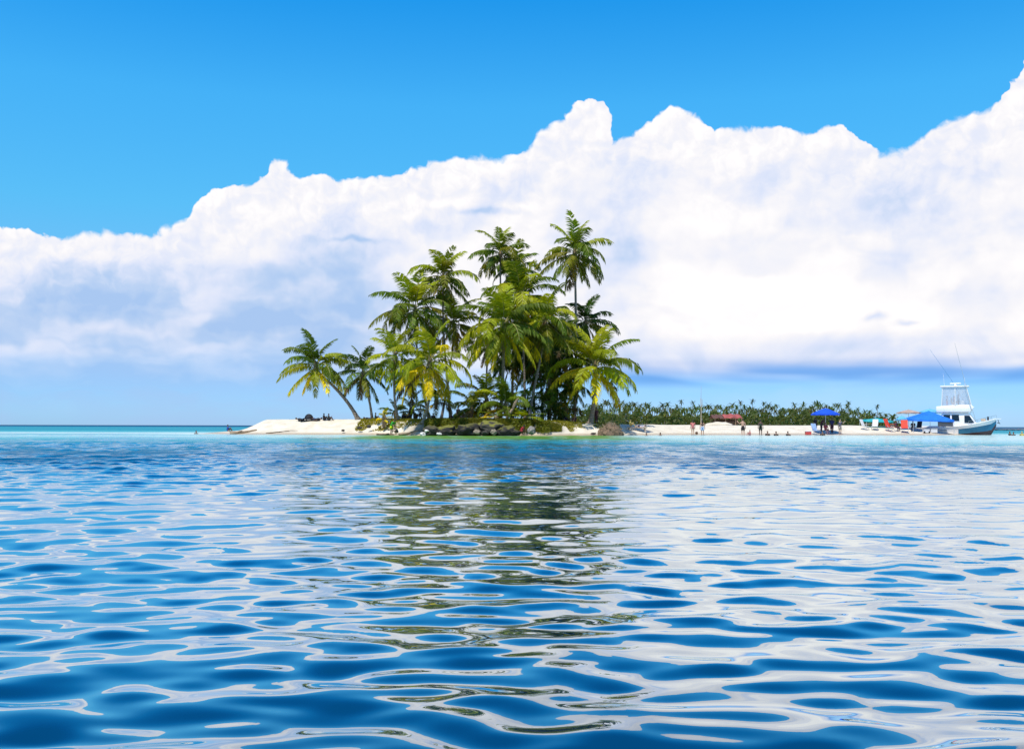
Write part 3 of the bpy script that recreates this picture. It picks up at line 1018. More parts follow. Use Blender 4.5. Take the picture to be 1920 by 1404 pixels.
GREY = (0.062, 0.055, 0.042); DK = (0.028, 0.024, 0.02); PALE = (0.28, 0.24, 0.17)
for lab, px_, pb, d_, wp, hp, col_, ms in [
        ('grey boulder at the foot of the bright yellow palm trunk', 808, 814, 107.3, 30, 20, GREY, 0.3),
        ('mossy ledge rock right of the yellow palm trunk', 836, 815, 107.0, 40, 24, DK, 1.0),
        ('large dark rounded boulder under the turf edge', 876, 815, 106.3, 44, 28, DK, 0.5),
        ('small cream stone right of the large dark boulder', 895, 813, 105.4, 14, 10, PALE, 0.0),
        ('low brown stone between the two cream stones', 909, 814, 105.3, 14, 8, GREY, 0.0),
        ('rounded cream stone at the waterline below the moss-topped boulder', 926, 814, 105.2, 13, 11, PALE, 0.0),
        ('big moss-topped boulder below the yellow sapling', 920, 809, 106.6, 50, 26, GREY, 1.0),
        ('dark boulder in the shade left of the red-clothed person', 950, 815, 105.6, 36, 22, DK, 0.7),
        ('black low rock just left of the red-clothed person', 966, 815, 105.2, 20, 12, DK, 0.2),
        ('pale grey pointed rock right of the red-clothed person', 997, 812, 105.6, 15, 15, (0.30, 0.275, 0.24), 0.0),
        ('small yellowish rock behind the pale pointed rock', 1008, 805, 108.5, 14, 12, PALE, 0.8),
        ('small dark stone lying in front of the root clump', 1113, 814, 112.0, 10, 4, DK, 0.0),
        ('dark pebble on the sand left of the bank', 643, 808, 113.6, 7, 4, GREY, 0.0),
        ('flat brown stone on the sand below the turf', 674, 803, 113.5, 9, 5, GREY, 0.0),
        ('brown stone at the edge of the turf bank', 692, 801, 113.0, 8, 6, GREY, 0.0)]:
    rock(lab, px_, pb, d_, wp, hp, col_, int(px_ * 3 + pb), ms)
for lab, px_, pb, wp, hp in [('large white plastic bag at the waterline by the yellow palm', 793, 817, 11, 9), ('small white bag right of the large white bag', 823, 815, 10, 5),
                             ('white bag lying on the grey boulder', 800, 809, 9, 5)]:
    bag = rock(lab, px_, pb, 106.0, wp, hp, (0.75, 0.73, 0.68), int(px_), 0.0, 'plastic_bag', 'white bags left on the shore')
    bag['category'] = 'bag'


# ------------------------------------------------------------------ distant palm-covered island
DFAR = 640.0
fx0, fx1 = at(1030, 795, DFAR).x, at(1712, 795, DFAR).x


def far_palm_mesh(seed, kind):
    rnd = random.Random(seed)
    V, Fc = [], []
    for i in range(13):
        a = i / 12
        ang = 58 - 105 * a + rnd.uniform(-8, 8); az = i * 2.4 + rnd.uniform(-.3, .3)
        L = 4.6 * rnd.uniform(.8, 1.15)
        p = Vector((0, 0, 0.2))
        side = Vector((-math.sin(az), math.cos(az), 0))
        ring = []
        for k in range(5):
            th = R(ang - 70 * (k / 4) ** 1.3)
            wv = side * (0.62 * math.sin(math.pi * (0.15 + 0.8 * k / 4)))
            dr = Vector((0, 0, -0.28 * math.sin(math.pi * (0.15 + .8 * k / 4))))
            q = len(V)
            V += [p - wv + dr, p, p + wv + dr]
            ring.append(q)
            p = p + Vector((math.cos(az) * math.cos(th), math.sin(az) * math.cos(th), math.sin(th))) * (L / 4)
        for k in range(4):
            a0, b0 = ring[k], ring[k + 1]
            Fc += [(a0, a0 + 1, b0 + 1, b0), (a0 + 1, a0 + 2, b0 + 2, b0 + 1)]
    me = bpy.data.meshes.new('crown')
    me.from_pydata([tuple(v) for v in V], [], Fc); me.materials.append(LEAF)
    me.update()
    return me


FARC = [far_palm_mesh(900 + i, 0) for i in range(6)]
tv, tf = lathe_path([Vector((0, 0, -.02)), Vector((.02, 0, .5)), Vector((0, 0, 1.0))], [0.016, 0.012, 0.010], 5)
far_trunk = bpy.data.meshes.new('trunk'); far_trunk.from_pydata([tuple(v) for v in tv], [], tf); far_trunk.materials.append(TRUNK); far_trunk.update()


def far_palm(label, px, py_top, d, seed, col, size=1.0, group=None):
    rnd = random.Random(seed)
    c = at(px, py_top + 4, d)
    root = empty('distant_palm', (c.x, d, 0.5), rnd.uniform(0, 6.28), label, 'palm tree', group)
    h = c.z - 0.5
    t = bpy.data.objects.new('trunk', far_trunk); link(t, root); t.scale = (16, 16, h)
    o = bpy.data.objects.new('crown', FARC[rnd.randrange(6)]); link(o, root)
    o.location = (0, 0, h); o.scale = (size,) * 3
    o.color = tuple(v * rnd.uniform(.75, 1.25) for v in col) + (1,)
    return root


rf = random.Random(77)
FG = 'palms of the distant island'
FDARK, FMID, FLIT = (0.065, 0.100, 0.028), (0.10, 0.135, 0.028), (0.17, 0.19, 0.028)  # leaf colours by row: darker at the back, yellow-green in front


def far_top(px):
    return float(np.interp(px, [1040, 1080, 1120, 1200, 1300, 1400, 1480, 1530, 1580, 1620, 1660, 1690], [774, 764, 754, 757, 760, 760, 760, 754, 761, 768, 775, 784]))


px_ = 1052.0
while px_ < 1692:
    t_ = far_top(px_)
    far_palm('distant palm in the back row of the far green island', px_, t_ + rf.uniform(-5, 8), DFAR + rf.uniform(5, 40), int(px_ * 10), FDARK, rf.uniform(.55, .85), FG + ', back row')
    px_ += rf.uniform(3.6, 6.0)
px_ = 1050.0
while px_ < 1690:
    t_ = far_top(px_)
    far_palm('distant palm in the middle row of the far green island', px_, t_ + rf.uniform(5, 14), DFAR - rf.uniform(0, 25), int(px_ * 10) + 3, FMID, rf.uniform(.5, .72), FG + ', middle row')
    px_ += rf.uniform(6, 10)
px_ = 1052.0
while px_ < 1684:
    t_ = far_top(px_)
    far_palm('low distant palm along the front edge of the far green island', px_, t_ + rf.uniform(15, 24), DFAR - rf.uniform(30, 55), int(px_ * 10) + 7, FLIT, rf.uniform(.45, .65), FG + ', front row')
    px_ += rf.uniform(7, 12)
for px_, py_, lab in [(1277, 749, 'tallest distant palm standing clear above the far island, left of the pole'), (1299, 751, 'lone distant palm head just left of the tall pole'),
                      (1388, 750, 'distant palm head rising above the far island beyond the red roof'), (1411, 748, 'distant palm on a bare trunk between the red roof and the blue parasol'),
                      (1432, 752, 'distant palm standing above the canopy left of the blue parasol'), (1591, 751, 'distant palm standing above the canopy right of the blue parasol'),
                      (1645, 758, 'last tall distant palm toward the right end of the far island'), (1182, 753, 'distant palm above the canopy behind the stout right palm')]:
    far_palm(lab, px_, py_, DFAR + 20, int(px_), FDARK, 0.6, FG + ', tall ones')

# undergrowth of that island: reads as one mass
rr2 = np.random.RandomState(9)
V, Fc = [], []
for i in range(17000):
    px_ = rr2.uniform(1036, 1700)
    hmax = (798 - far_top(px_)) * 0.70 * (0.72 + 0.5 * abs(math.sin(px_ * 0.13) * math.sin(px_ * 0.041))) * DFAR / F_PX
    d_ = DFAR + rr2.uniform(-72, 10)
    x_ = at(px_, 795, d_).x
    q = Vector((x_, d_, rr2.uniform(0.3, max(0.8, hmax))))
    a = Vector((rr2.normal(), rr2.normal(), rr2.normal())).normalized() * rr2.uniform(.5, 1.3)
    b = a.cross(Vector((rr2.normal(), rr2.normal(), rr2.normal()))).normalized() * a.length * 0.6
    k = len(V)
    V += [q - a, q + b, q + a, q - b]; Fc.append((k, k + 1, k + 2, k + 3))
ug = mesh_obj('undergrowth', V, Fc, LEAF)
ug.color = (0.07, 0.098, 0.025, 1)
tag(ug, 'dark green undergrowth of the distant palm island', 'undergrowth', kind='stuff')
fgx = np.linspace(fx0 - 12, fx1 + 10, 60); fgy = np.linspace(DFAR - 75, DFAR + 75, 24)
FX, FY = np.meshgrid(fgx, fgy)
ex = np.clip(1 - np.abs((FX - (fx0 + fx1) / 2) / ((fx1 - fx0) / 2 + 12)) ** 6, 0, 1); ey = np.clip(1 - ((FY - DFAR) / 75) ** 4, 0, 1)
far_ground = grid_mesh('far_island_ground', FX, FY, -0.6 + 1.5 * ex * ey + 0.12 * wob(FX, FY, 0.1, 5), sand.data.materials[0])
tag(far_ground, kind='structure')


# ------------------------------------------------------------------ people
def mat_skin():
    m, t, out = new_mat('skin')
    oi = t.node('ShaderNodeObjectInfo')
    g = t.node('ShaderNodeNewGeometry')
    n1 = t.noise(g.outputs['Position'], 9.0, 3.0, 0.5)
    c = t.mix(1.0, oi.outputs['Color'], t.ramp(n1, [(0.3, (0.85, 0.82, 0.8)), (0.7, (1.1, 1.08, 1.06))]), 'MULTIPLY')
    b = t.node('ShaderNodeBsdfPrincipled')
    t.l.new(c, b.inputs['Base Color']); b.inputs['Roughness'].default_value = 0.5
    t.l.new(b.outputs[0], out.inputs['Surface'])
    return m


SKIN = mat_skin()
CLOTH = new_mat('cloth')
CLOTH_M, _t, _o = CLOTH
_oi = _t.node('ShaderNodeObjectInfo'); _g = _t.node('ShaderNodeNewGeometry')
_c = _t.mix(1.0, _oi.outputs['Color'], _t.ramp(_t.noise(_g.outputs['Position'], 5.0, 4.0, 0.6), [(0.3, (0.75, 0.75, 0.75)), (0.7, (1.15, 1.15, 1.15))]), 'MULTIPLY')
_b = _t.node('ShaderNodeBsdfPrincipled'); _b.inputs['Roughness'].default_value = 0.8
_t.l.new(_c, _b.inputs['Base Color']); _t.l.new(_b.outputs[0], _o.inputs['Surface'])


def V3(*a):
    return Vector(a)


def joints(pose):
    """joint positions, person facing -Y, feet or seat at z = 0"""
    J = dict(pelvis=V3(0, 0, .93), spine=V3(0, .01, 1.10), chest=V3(0, .01, 1.30), neck=V3(0, .01, 1.46), head=V3(0, -.01, 1.60))
    for s, n in ((1, 'L'), (-1, 'R')):
        J['sh' + n] = V3(.19 * s, .01, 1.40); J['el' + n] = V3(.25 * s, .03, 1.12); J['wr' + n] = V3(.27 * s, -.05, .88)
        J['hi' + n] = V3(.095 * s, 0, .88); J['kn' + n] = V3(.11 * s, -.02, .48); J['an' + n] = V3(.11 * s, .03, .08); J['to' + n] = V3(.13 * s, -.14, .03)
    if pose == 'stride':
        J['knL'] += V3(0, -.12, .01); J['anL'] += V3(0, -.22, 0); J['toL'] += V3(0, -.22, 0)
        J['anR'] += V3(0, .16, .02); J['toR'] += V3(0, .16, 0)
        J['wrL'] += V3(-.05, -.14, .2); J['elL'] += V3(0, -.04, 0)
    if pose == 'wave':
        J['elL'] = V3(.36, -.06, 1.28); J['wrL'] = V3(.48, -.16, 1.46)
    if pose == 'bend':
        for k in ('spine', 'chest', 'neck', 'head', 'shL', 'shR', 'elL', 'elR', 'wrL', 'wrR'):
            p = J[k] - J['pelvis']; a = R(38)
            J[k] = J['pelvis'] + V3(p.x, p.y * math.cos(a) - p.z * math.sin(a), p.y * math.sin(a) + p.z * math.cos(a))
        for n in 'LR':
            J['wr' + n] = J['sh' + n] + V3(0, -.18, -.48); J['el' + n] = J['sh' + n] + V3(.05 if n == 'L' else -.05, 0, -.28)
    if pose == 'sit':
        for k in J:
            J[k] = J[k] - V3(0, 0, .80)
        for s, n in ((1, 'L'), (-1, 'R')):
            J['hi' + n] = V3(.10 * s, -.03, .10); J['kn' + n] = V3(.15 * s, -.40, .46); J['an' + n] = V3(.12 * s, -.62, .07); J['to' + n] = V3(.13 * s, -.78, .03)
            J['wr' + n] = V3(.10 * s, -.36, .52); J['el' + n] = V3(.26 * s, -.12, .36)
        J['pelvis'] = V3(0, 0, .13)
    if pose == 'seat':                                   # on a chair, seat height .42
        for k in J:
            J[k] = J[k] - V3(0, 0, .42)
        for s, n in ((1, 'L'), (-1, 'R')):
            J['hi' + n] = V3(.10 * s, -.03, .49); J['kn' + n] = V3(.13 * s, -.44, .50); J['an' + n] = V3(.12 * s, -.50, .09); J['to' + n] = V3(.13 * s, -.66, .03)
            J['el' + n] = V3(.27 * s, -.05, .72); J['wr' + n] = V3(.18 * s, -.28, .60)
        J['pelvis'] = V3(0, 0, .51)
    if pose == 'lie':                                    # on the back, head at +Y, propped a little
        q = {}
        for k, p in J.items():
            q[k] = V3(p.x, (p.z - .93) * .97 + p.y * .1, .13 - p.y * .7 + max(0, p.z - 1.0) * .25)
        for s, n in ((1, 'L'), (-1, 'R')):
            q['kn' + n] = V3(.12 * s, -.36, .36); q['an' + n] = V3(.11 * s, -.62, .07); q['to' + n] = V3(.12 * s, -.78, .05)
            q['el' + n] = V3(.3 * s, .15, .10); q['wr' + n] = V3(.26 * s, -.08, .12)
        J = q
    if pose == 'crouch':
        for k in J:
            J[k] = J[k] - V3(0, 0, .60)
        for k in ('spine', 'chest', 'neck', 'head', 'shL', 'shR', 'elL', 'elR', 'wrL', 'wrR'):
            p = J[k] - J['pelvis']; a = R(30)
            J[k] = J['pelvis'] + V3(p.x, p.y * math.cos(a) - p.z * math.sin(a), p.y * math.sin(a) + p.z * math.cos(a))
        for s, n in ((1, 'L'), (-1, 'R')):
            J['hi' + n] = V3(.10 * s, 0, .30); J['kn' + n] = V3(.17 * s, -.36, .46); J['an' + n] = V3(.13 * s, -.10, .08); J['to' + n] = V3(.15 * s, -.28, .03)
            J['wr' + n] = J['kn' + n] + V3(-.05 * s, -.15, -.05); J['el' + n] = (J['sh' + n] + J['wr' + n]) * .5 + V3(.08 * s, 0, -.05)
        J['pelvis'] = V3(0, .02, .33)
    return J


RAD = dict(pelvis=.135, spine=.125, chest=.15, neck=.058, head=.09, sh=.07, el=.045, wr=.032, hi=.095, kn=.062, an=.042, to=.034)


def ell(bm, c, rx, ry, rz, seg=10, rings=8):
    r = bmesh.ops.create_uvsphere(bm, u_segments=seg, v_segments=rings, radius=1.0)
    for v in r['verts']:
        v.co = Vector((v.co.x * rx, v.co.y * ry, v.co.z * rz)) + c
    return r['verts']


_body_cache = {}


def body_mesh(pose):
    if pose in _body_cache:
        return _body_cache[pose]
    J = joints(pose)
    names, vs, rad, ed = [], [], [], []

    def add(nm, p, r):
        names.append(nm); vs.append(p); rad.append(r)
        return len(vs) - 1
    I = {k: add(k, p, RAD.get(k, RAD.get(k[:2]))) for k, p in J.items()}
    ed += [(I['pelvis'], I['spine']), (I['spine'], I['chest']), (I['chest'], I['neck']), (I['neck'], I['head'])]
    for n in 'LR':
        ed += [(I['chest'], I['sh' + n]), (I['sh' + n], I['el' + n]), (I['el' + n], I['wr' + n]),
               (I['pelvis'], I['hi' + n]), (I['hi' + n], I['kn' + n]), (I['kn' + n], I['an' + n]), (I['an' + n], I['to' + n])]
        d = (J['wr' + n] - J['el' + n]).normalized()
        s = d.cross(Vector((0, 1, 0.2))).normalized()
        palm_ = add('pa', J['wr' + n] + d * .07, .034)
        ed.append((I['wr' + n], palm_))
        inward = -1 if n == 'L' else 1
        for q, ln in ((-1.5, .075), (-.5, .09), (.5, .085), (1.5, .065)):
            k = add('f', J['wr' + n] + d * .10 + s * q * .02, .010); ed.append((palm_, k))
            k2 = add('f', J['wr' + n] + d * (.10 + ln * .8) + s * q * .021 + Vector((0, -.02, 0)), .008); ed.append((k, k2))
        k = add('th', J['wr' + n] + d * .06 + s * .05 * inward + Vector((0, -.02, 0)), .011); ed.append((palm_, k))
    me = bpy.data.meshes.new('skeleton')
    me.from_pydata([tuple(v) for v in vs], ed, [])
    ob = bpy.data.objects.new('skeleton', me)
    COL.objects.link(ob)
    mod = ob.modifiers.new('skin', 'SKIN')
    sv = me.skin_vertices[0].data
    for i, r in enumerate(rad):
        sv[i].radius = (r, r * (.78 if names[i] in ('pelvis', 'spine', 'chest') else 1.0))
        sv[i].use_root = (names[i] == 'pelvis')
    sub = ob.modifiers.new('sub', 'SUBSURF'); sub.levels = 1; sub.render_levels = 1
    dg = bpy.context.evaluated_depsgraph_get()
    dg.update()
    bm = bmesh.new()
    bm.from_mesh(ob.evaluated_get(dg).to_mesh())
    ob.evaluated_get(dg).to_mesh_clear()
    bpy.data.objects.remove(ob); bpy.data.meshes.remove(me)
    h = J['head'] + Vector((0, 0, .02))
    up = (J['head'] - J['neck']).normalized()
    ell(bm, h + up * .02, .078, .096, .118)
    ell(bm, h + Vector((0, -.10, -.005)), .013, .018, .022, 6, 5)      # nose
    for s in (1, -1):
        ell(bm, h + Vector((.08 * s, .005, 0)), .012, .022, .032, 6, 5)  # ears
    out = bpy.data.meshes.new('body')
    bm.to_mesh(out); bm.free()
    out.materials.append(SKIN)
    out.polygons.foreach_set('use_smooth', [True] * len(out.polygons))
    _body_cache[pose] = (out, J)
    return _body_cache[pose]


def tubes(specs, seg=9):
    V, Fc = [], []
    for pts, rr, fl in specs:
        v, f = lathe_path(pts, rr, seg)
        if fl != 1.0:                                      # flatten front to back about the path
            n = len(pts)
            for i in range(n):
                for k in range(seg):
                    q = v[i * seg + k]
                    q.y = pts[i].y + (q.y - pts[i].y) * fl
        k0 = len(V)
        V += v; Fc += [tuple(i + k0 for i in ff) for ff in f]
    return V, Fc


_cloth_cache = {}


def cloth_mesh(pose, what):
    key = (pose, what)
    if key in _cloth_cache:
        return _cloth_cache[key]
    J = body_mesh(pose)[1]
    up = (J['chest'] - J['pelvis']).normalized()
    sp = []
    if what in ('shirt', 'swimsuit', 'bikini_top'):
        lo = J['pelvis'].lerp(J['spine'], -.2) if what != 'bikini_top' else J['spine'].lerp(J['chest'], .45)
        hi = J['chest'] + up * (.10 if what == 'shirt' else .04)
        pts = [lo.lerp(hi, t) for t in (0, .33, .66, 1)]
        rr = [.175, .165, .195, .14] if what == 'shirt' else [.158, .148, .182, .12]
        sp.append((pts, rr, .78))
        if what == 'shirt':
            for n in 'LR':
                sp.append(([J['sh' + n].lerp(J['chest'], .35), J['sh' + n], J['sh' + n].lerp(J['el' + n], .7)], [.09, .088, .07], 1.0))
    if what in ('shorts', 'swimsuit', 'trousers', 'bikini_bottom'):
        pts = [J['pelvis'] - up * .06, J['pelvis'] + up * .03, J['pelvis'] + up * .12]
        sp.append((pts, [.16, .168, .155], .82))
        f = {'shorts': .72, 'trousers': 1.0, 'swimsuit': .14, 'bikini_bottom': .12}[what]
        for n in 'LR':
            sp.append(([J['hi' + n], J['hi' + n].lerp(J['kn' + n], f)], [.112, .095 if f > .3 else .108], 1.0))
            if what == 'trousers':
                sp.append(([J['kn' + n], J['an' + n]], [.078, .062], 1.0))
    if what in ('hair', 'long_hair', 'hat'):
        bm = bmesh.new()
        h = J['head'] + Vector((0, 0, .02)); u2 = (J['head'] - J['neck']).normalized()
        ell(bm, h + u2 * .045 + Vector((0, .018, 0)), .088, .100, .108, 10, 7)
        if what == 'long_hair':
            ell(bm, h - u2 * .10 + Vector((0, .075, 0)), .085, .045, .19, 8, 6)
        if what == 'hat':
            r = bmesh.ops.create_cone(bm, segments=14, radius1=.19, radius2=.10, depth=.03, cap_ends=True)
            for v in r['verts']:
                v.co += h + u2 * .075
        me = bpy.data.meshes.new(what); bm.to_mesh(me); bm.free()
    else:
        V, Fc = tubes(sp)
        me = bpy.data.meshes.new(what); me.from_pydata([tuple(v) for v in V], [], Fc)
    me.materials.append(CLOTH_M)
    me.polygons.foreach_set('use_smooth', [True] * len(me.polygons))
    me.update()
    _cloth_cache[key] = me
    return me


BLACK = (0.012, 0.011, 0.014); NAVY = (0.02, 0.03, 0.10); WHITE = (0.78, 0.77, 0.74); RED = (0.55, 0.035, 0.03); PINK = (0.62, 0.22, 0.20)
TAN = (0.46, 0.27, 0.17); BRN = (0.28, 0.15, 0.09); DKB = (0.12, 0.065, 0.042); HAIRD = (0.018, 0.013, 0.011)


def person(label, px, d, pose='stand', face=0.0, height_m=1.7, skin=TAN, wear=(), z=None, sink=0.0, group=None):
    x = at(px, 800, d).x
    zz = ground(x, d) if z is None else z
    sc_ = height_m / 1.72
    root = empty('person', (x, d, zz - sink), R(face), label, 'person', group, sc_)
    b = bpy.data.objects.new('body', body_mesh(pose)[0]); link(b, root); b.color = skin + (1,)
    for what, col in wear:
        c = bpy.data.objects.new({'bikini_top': 'bikini_top', 'bikini_bottom': 'bikini_bottom', 'long_hair': 'hair'}.get(what, what), cloth_mesh(pose, what))
        link(c, root); c.color = tuple(col) + (1,)
    return root


DG = 'people resting in the shade of the palms'
person('person in green shirt and neon yellow shorts bending at the waterline', 734, 109.0, 'bend', 60, 1.85, BRN, [('shirt', (0.02, 0.42, 0.03)), ('shorts', (0.62, 0.82, 0.0)), ('hair', HAIRD)], z=0.05)
person('crouching dark figure just right of the person in green', 745, 108.9, 'crouch', -50, 1.6, BRN, [('shirt', (0.30, 0.26, 0.2)), ('shorts', BLACK), ('hair', HAIRD)], z=0.08)
for px_, d_, ps, fc, wr, lab in [
        (757, 119.0, 'sit', 20, NAVY, 'leftmost of the dark figures sitting in the shade right of the pale curved trunk'),
        (768, 118.0, 'sit', -30, BLACK, 'second dark seated figure from the pale curved trunk'),
        (779, 119.0, 'sit', 10, BLACK, 'third dark seated figure from the pale curved trunk, close to the yellow palm'),
        (788, 120.0, 'stand', 0, WHITE, 'standing figure in white top just left of the yellow palm trunk'),
        (812, 118.5, 'sit', 30, BLACK, 'dark seated figure just right of the yellow palm trunk'),
        (846, 117.5, 'sit', -20, NAVY, 'dark figure sitting right of the thin grey trunk'),
        (859, 118.0, 'stride', 40, BLACK, 'dark figure standing hunched left of the curling young palm'),
        (868, 116.5, 'sit', 0, (0.1, 0.1, 0.13), 'seated figure in grey beside the curling young palm'),
        (1063, 120.0, 'sit', 25, NAVY, 'dark seated figure left of the one nearest the stout trunk'),
        (1078, 118.0, 'sit', -35, BLACK, 'dark figure sitting alone left of the stout right palm trunk')]:
    person(lab, px_, d_, ps, fc, 1.7, DKB, [('shirt', wr), ('shorts', BLACK), ('hair', HAIRD)], group=DG)
person('dark figure in maroon leaning on the stout right palm trunk', 1118, 119.6, 'stand', 30, 1.95, DKB, [('shirt', (0.07, 0.015, 0.02)), ('trousers', (0.05, 0.012, 0.018)), ('hair', HAIRD)])
person('person in red crouching among the dark shore rocks', 977, 106.4, 'crouch', 70, 1.7, DKB, [('shirt', (0.45, 0.02, 0.03)), ('shorts', (0.35, 0.02, 0.03)), ('hair', HAIRD)], z=0.15)
LG = 'people on the crest of the white sand point'
person('dark figure lying flat at the left of the group on the sand crest', 566, 120.0, 'lie', 95, 1.7, DKB, [('shirt', BLACK), ('shorts', BLACK), ('hair', HAIRD)], group=LG)
person('dark figure lying beside the black parasol dome on the sand crest', 592, 119.6, 'lie', -92, 1.7, DKB, [('shirt', BLACK), ('shorts', NAVY), ('hair', HAIRD)], group=LG)
person('dark figure sitting upright in the sand crest group', 607, 119.5, 'sit', 80, 1.55, DKB, [('shirt', BLACK), ('shorts', BLACK), ('hair', HAIRD)], group=LG)
person('rightmost dark figure sitting with raised knees on the sand crest', 616, 119.4, 'sit', 85, 1.5, DKB, [('shirt', (0.02, 0.05, 0.05)), ('shorts', BLACK), ('hair', HAIRD)], group=LG)
person('dark seated figure alone between the leaning palm and the turf', 704, 118.5, 'sit', 100, 1.5, DKB, [('shirt', (0.02, 0.05, 0.03)), ('shorts', BLACK), ('hair', HAIRD)])
person('dark figure lying left of the lone seated one by the turf', 692, 119.0, 'lie', 95, 1.5, DKB, [('shirt', BLACK), ('shorts', NAVY), ('hair', HAIRD)])
person('person in blue shirt wading behind the low left tip of the sandbar', 427, 128.0, 'sit', 120, 1.6, DKB, [('shirt', (0.01, 0.06, 0.35)), ('hair', HAIRD)], z=0.25)
person('long-haired woman in pink swimsuit wading left of her companion', 1299, 119.5, 'stand', 190, 1.8, TAN, [('swimsuit', PINK), ('shirt', (0.66, 0.20, 0.18)), ('long_hair', HAIRD)], z=-0.02)
person('long-haired woman in pale blue shorts and bikini top, wading', 1317, 119.3, 'stand', 170, 1.8, TAN, [('bikini_top', BLACK), ('shorts', (0.35, 0.50, 0.68)), ('long_hair', HAIRD)], z=-0.06)
person('bare-backed man in black trunks wading beside a child', 1393, 120.0, 'wave', 180, 2.0, (0.56, 0.33, 0.22), [('shorts', BLACK), ('hair', (0.03, 0.02, 0.015))], z=-0.1)
person('child in pink sitting in the shallows beside the bare-backed man', 1406, 119.6, 'sit', -60, 1.25, (0.50, 0.25, 0.20), [('swimsuit', (0.5, 0.16, 0.18)), ('hair', (0.06, 0.03, 0.02))], z=-0.05)
person('thin figure in dark swimsuit standing right of the bare-backed man', 1426, 120.2, 'stand', 160, 1.85, DKB, [('swimsuit', (0.012, 0.03, 0.02)), ('shorts', (0.012, 0.03, 0.02)), ('hair', HAIRD)], z=-0.02)
SG = 'swimmers with only their heads above water'
for px_, d_, zo, lab in [(1439, 117.0, -.42, 'swimmer head nearest the thin figure in dark swimsuit'), (1455, 116.5, -.45, 'middle swimmer head between the dark-suited figure and the blue parasol'),
                         (1477, 116.5, -.45, 'swimmer head farthest right of the three before the open sand'), (1542, 118.5, -.40, 'swimmer head in the shallows below the blue parasol'),
                         (1212, 111.0, -.62, 'low swimmer head left in the shallows below the lounger'), (1238, 113.0, -.60, 'low swimmer head right in the shallows below the lounger'),
                         (368, 121.5, -.55, 'dark swimmer head off the left tip of the sandbar'), (1893, 128.0, -.45, 'swimmer head at the far right beyond the boat, left one'),
                         (1900, 128.2, -.52, 'swimmer head at the far right beyond the boat, right one'), (1916, 126.0, -.45, 'swimmer in yellow at the right edge of the picture')]:
    person(lab, px_, d_, 'sit', random.Random(int(px_)).uniform(-60, 60), 1.7, BRN if px_ < 1910 else (0.55, 0.4, 0.1), [('shirt', BLACK if px_ < 1910 else (0.6, 0.5, 0.1)), ('hair', HAIRD if px_ < 1910 else (0.5, 0.4, 0.12))], z=zo, group=SG)
UG = 'people gathered under the blue parasol'
person('figure in red sitting under the blue parasol', 1548, 124.0, 'seat', 15, 1.8, (0.35, 0.16, 0.12), [('shirt', (0.42, 0.06, 0.06)), ('shorts', (0.25, 0.03, 0.03)), ('hair', HAIRD)], group=UG)
person('dark figure standing at the left under the blue parasol', 1529, 125.5, 'stand', 30, 1.75, DKB, [('shirt', BLACK), ('trousers', BLACK), ('hair', HAIRD)], group=UG)
person('dark figure standing right of the red-clad one under the parasol', 1560, 124.8, 'stride', -30, 1.85, DKB, [('shirt', NAVY), ('trousers', (0.10, 0.03, 0.03)), ('hair', HAIRD)], group=UG)
person('dark figure stooping behind the red-clad one under the parasol', 1540, 125.8, 'bend', 50, 1.8, DKB, [('shirt', (0.05, 0.015, 0.015)), ('trousers', BLACK), ('hair', HAIRD)], group=UG)
person('light-skinned person with a raised arm standing at the right edge of the parasol', 1575, 123.6, 'wave', 15, 1.82, (0.55, 0.38, 0.25), [('shirt', (0.08, 0.08, 0.12)), ('shorts', (0.45, 0.4, 0.33)), ('hair', HAIRD)], group=UG)
person('dark figure sitting between the two red chairs', 1680, 128.2, 'seat', 20, 1.7, DKB, [('shirt', (0.03, 0.012, 0.03)), ('trousers', (0.06, 0.012, 0.02)), ('hair', HAIRD)])
person('dark figure sitting right of the red chairs under the large canopy', 1712, 128.5, 'seat', -30, 1.7, DKB, [('shirt', (0.04, 0.035, 0.035)), ('trousers', BLACK), ('hair', HAIRD)])
person('sunbather in white with dark hair lying on the wooden lounger', 1200, 118.6, 'lie', -95, 1.6, (0.55, 0.36, 0.30), [('shirt', (0.7, 0.62, 0.62)), ('shorts', (0.02, 0.012, 0.04)), ('hair', HAIRD)], z=ground(at(1200, 800, 118.6).x, 118.6) + 0.42)
person('person in yellow sitting up at the left end of the wooden lounger', 1182, 118.8, 'sit', 75, 1.5, (0.50, 0.38, 0.14), [('shirt', (0.55, 0.45, 0.12)), ('shorts', (0.35, 0.26, 0.08)), ('hair', (0.30, 0.22, 0.08))], z=ground(at(1182, 800, 118.8).x, 118.8) + 0.42)


# ------------------------------------------------------------------ small mesh tools
def box(bm, c, s, rot=None, bev=0.0):
    r = bmesh.ops.create_cube(bm, size=1.0)
    for v in r['verts']:
        v.co = Vector((v.co.x * s[0], v.co.y * s[1], v.co.z * s[2]))
        if rot is not None:
            v.co = rot @ v.co
        v.co += Vector(c)
    if bev:
        es = list({e for v in r['verts'] for e in v.link_edges})
        bmesh.ops.bevel(bm, geom=es, offset=bev, segments=2, affect='EDGES', profile=0.5)


def rod(bm, a, b, r0, r1=None, seg=7):
    a, b = Vector(a), Vector(b)
    r1 = r0 if r1 is None else r1
    v, f = lathe_path([a, b], [r0, r1], seg)
    bv = [bm.verts.new(q) for q in v]
    for ff in f:
        bm.faces.new([bv[i] for i in ff])


def part(name, fn, mat, parent=None, smooth=False):
    bm = bmesh.new()
    fn(bm)
    bmesh.ops.recalc_face_normals(bm, faces=bm.faces)
    me = bpy.data.meshes.new(name); bm.to_mesh(me); bm.free()
    me.materials.append(mat)
    if smooth:
        me.polygons.foreach_set('use_smooth', [True] * len(me.polygons))
    return link(bpy.data.objects.new(name, me), parent)


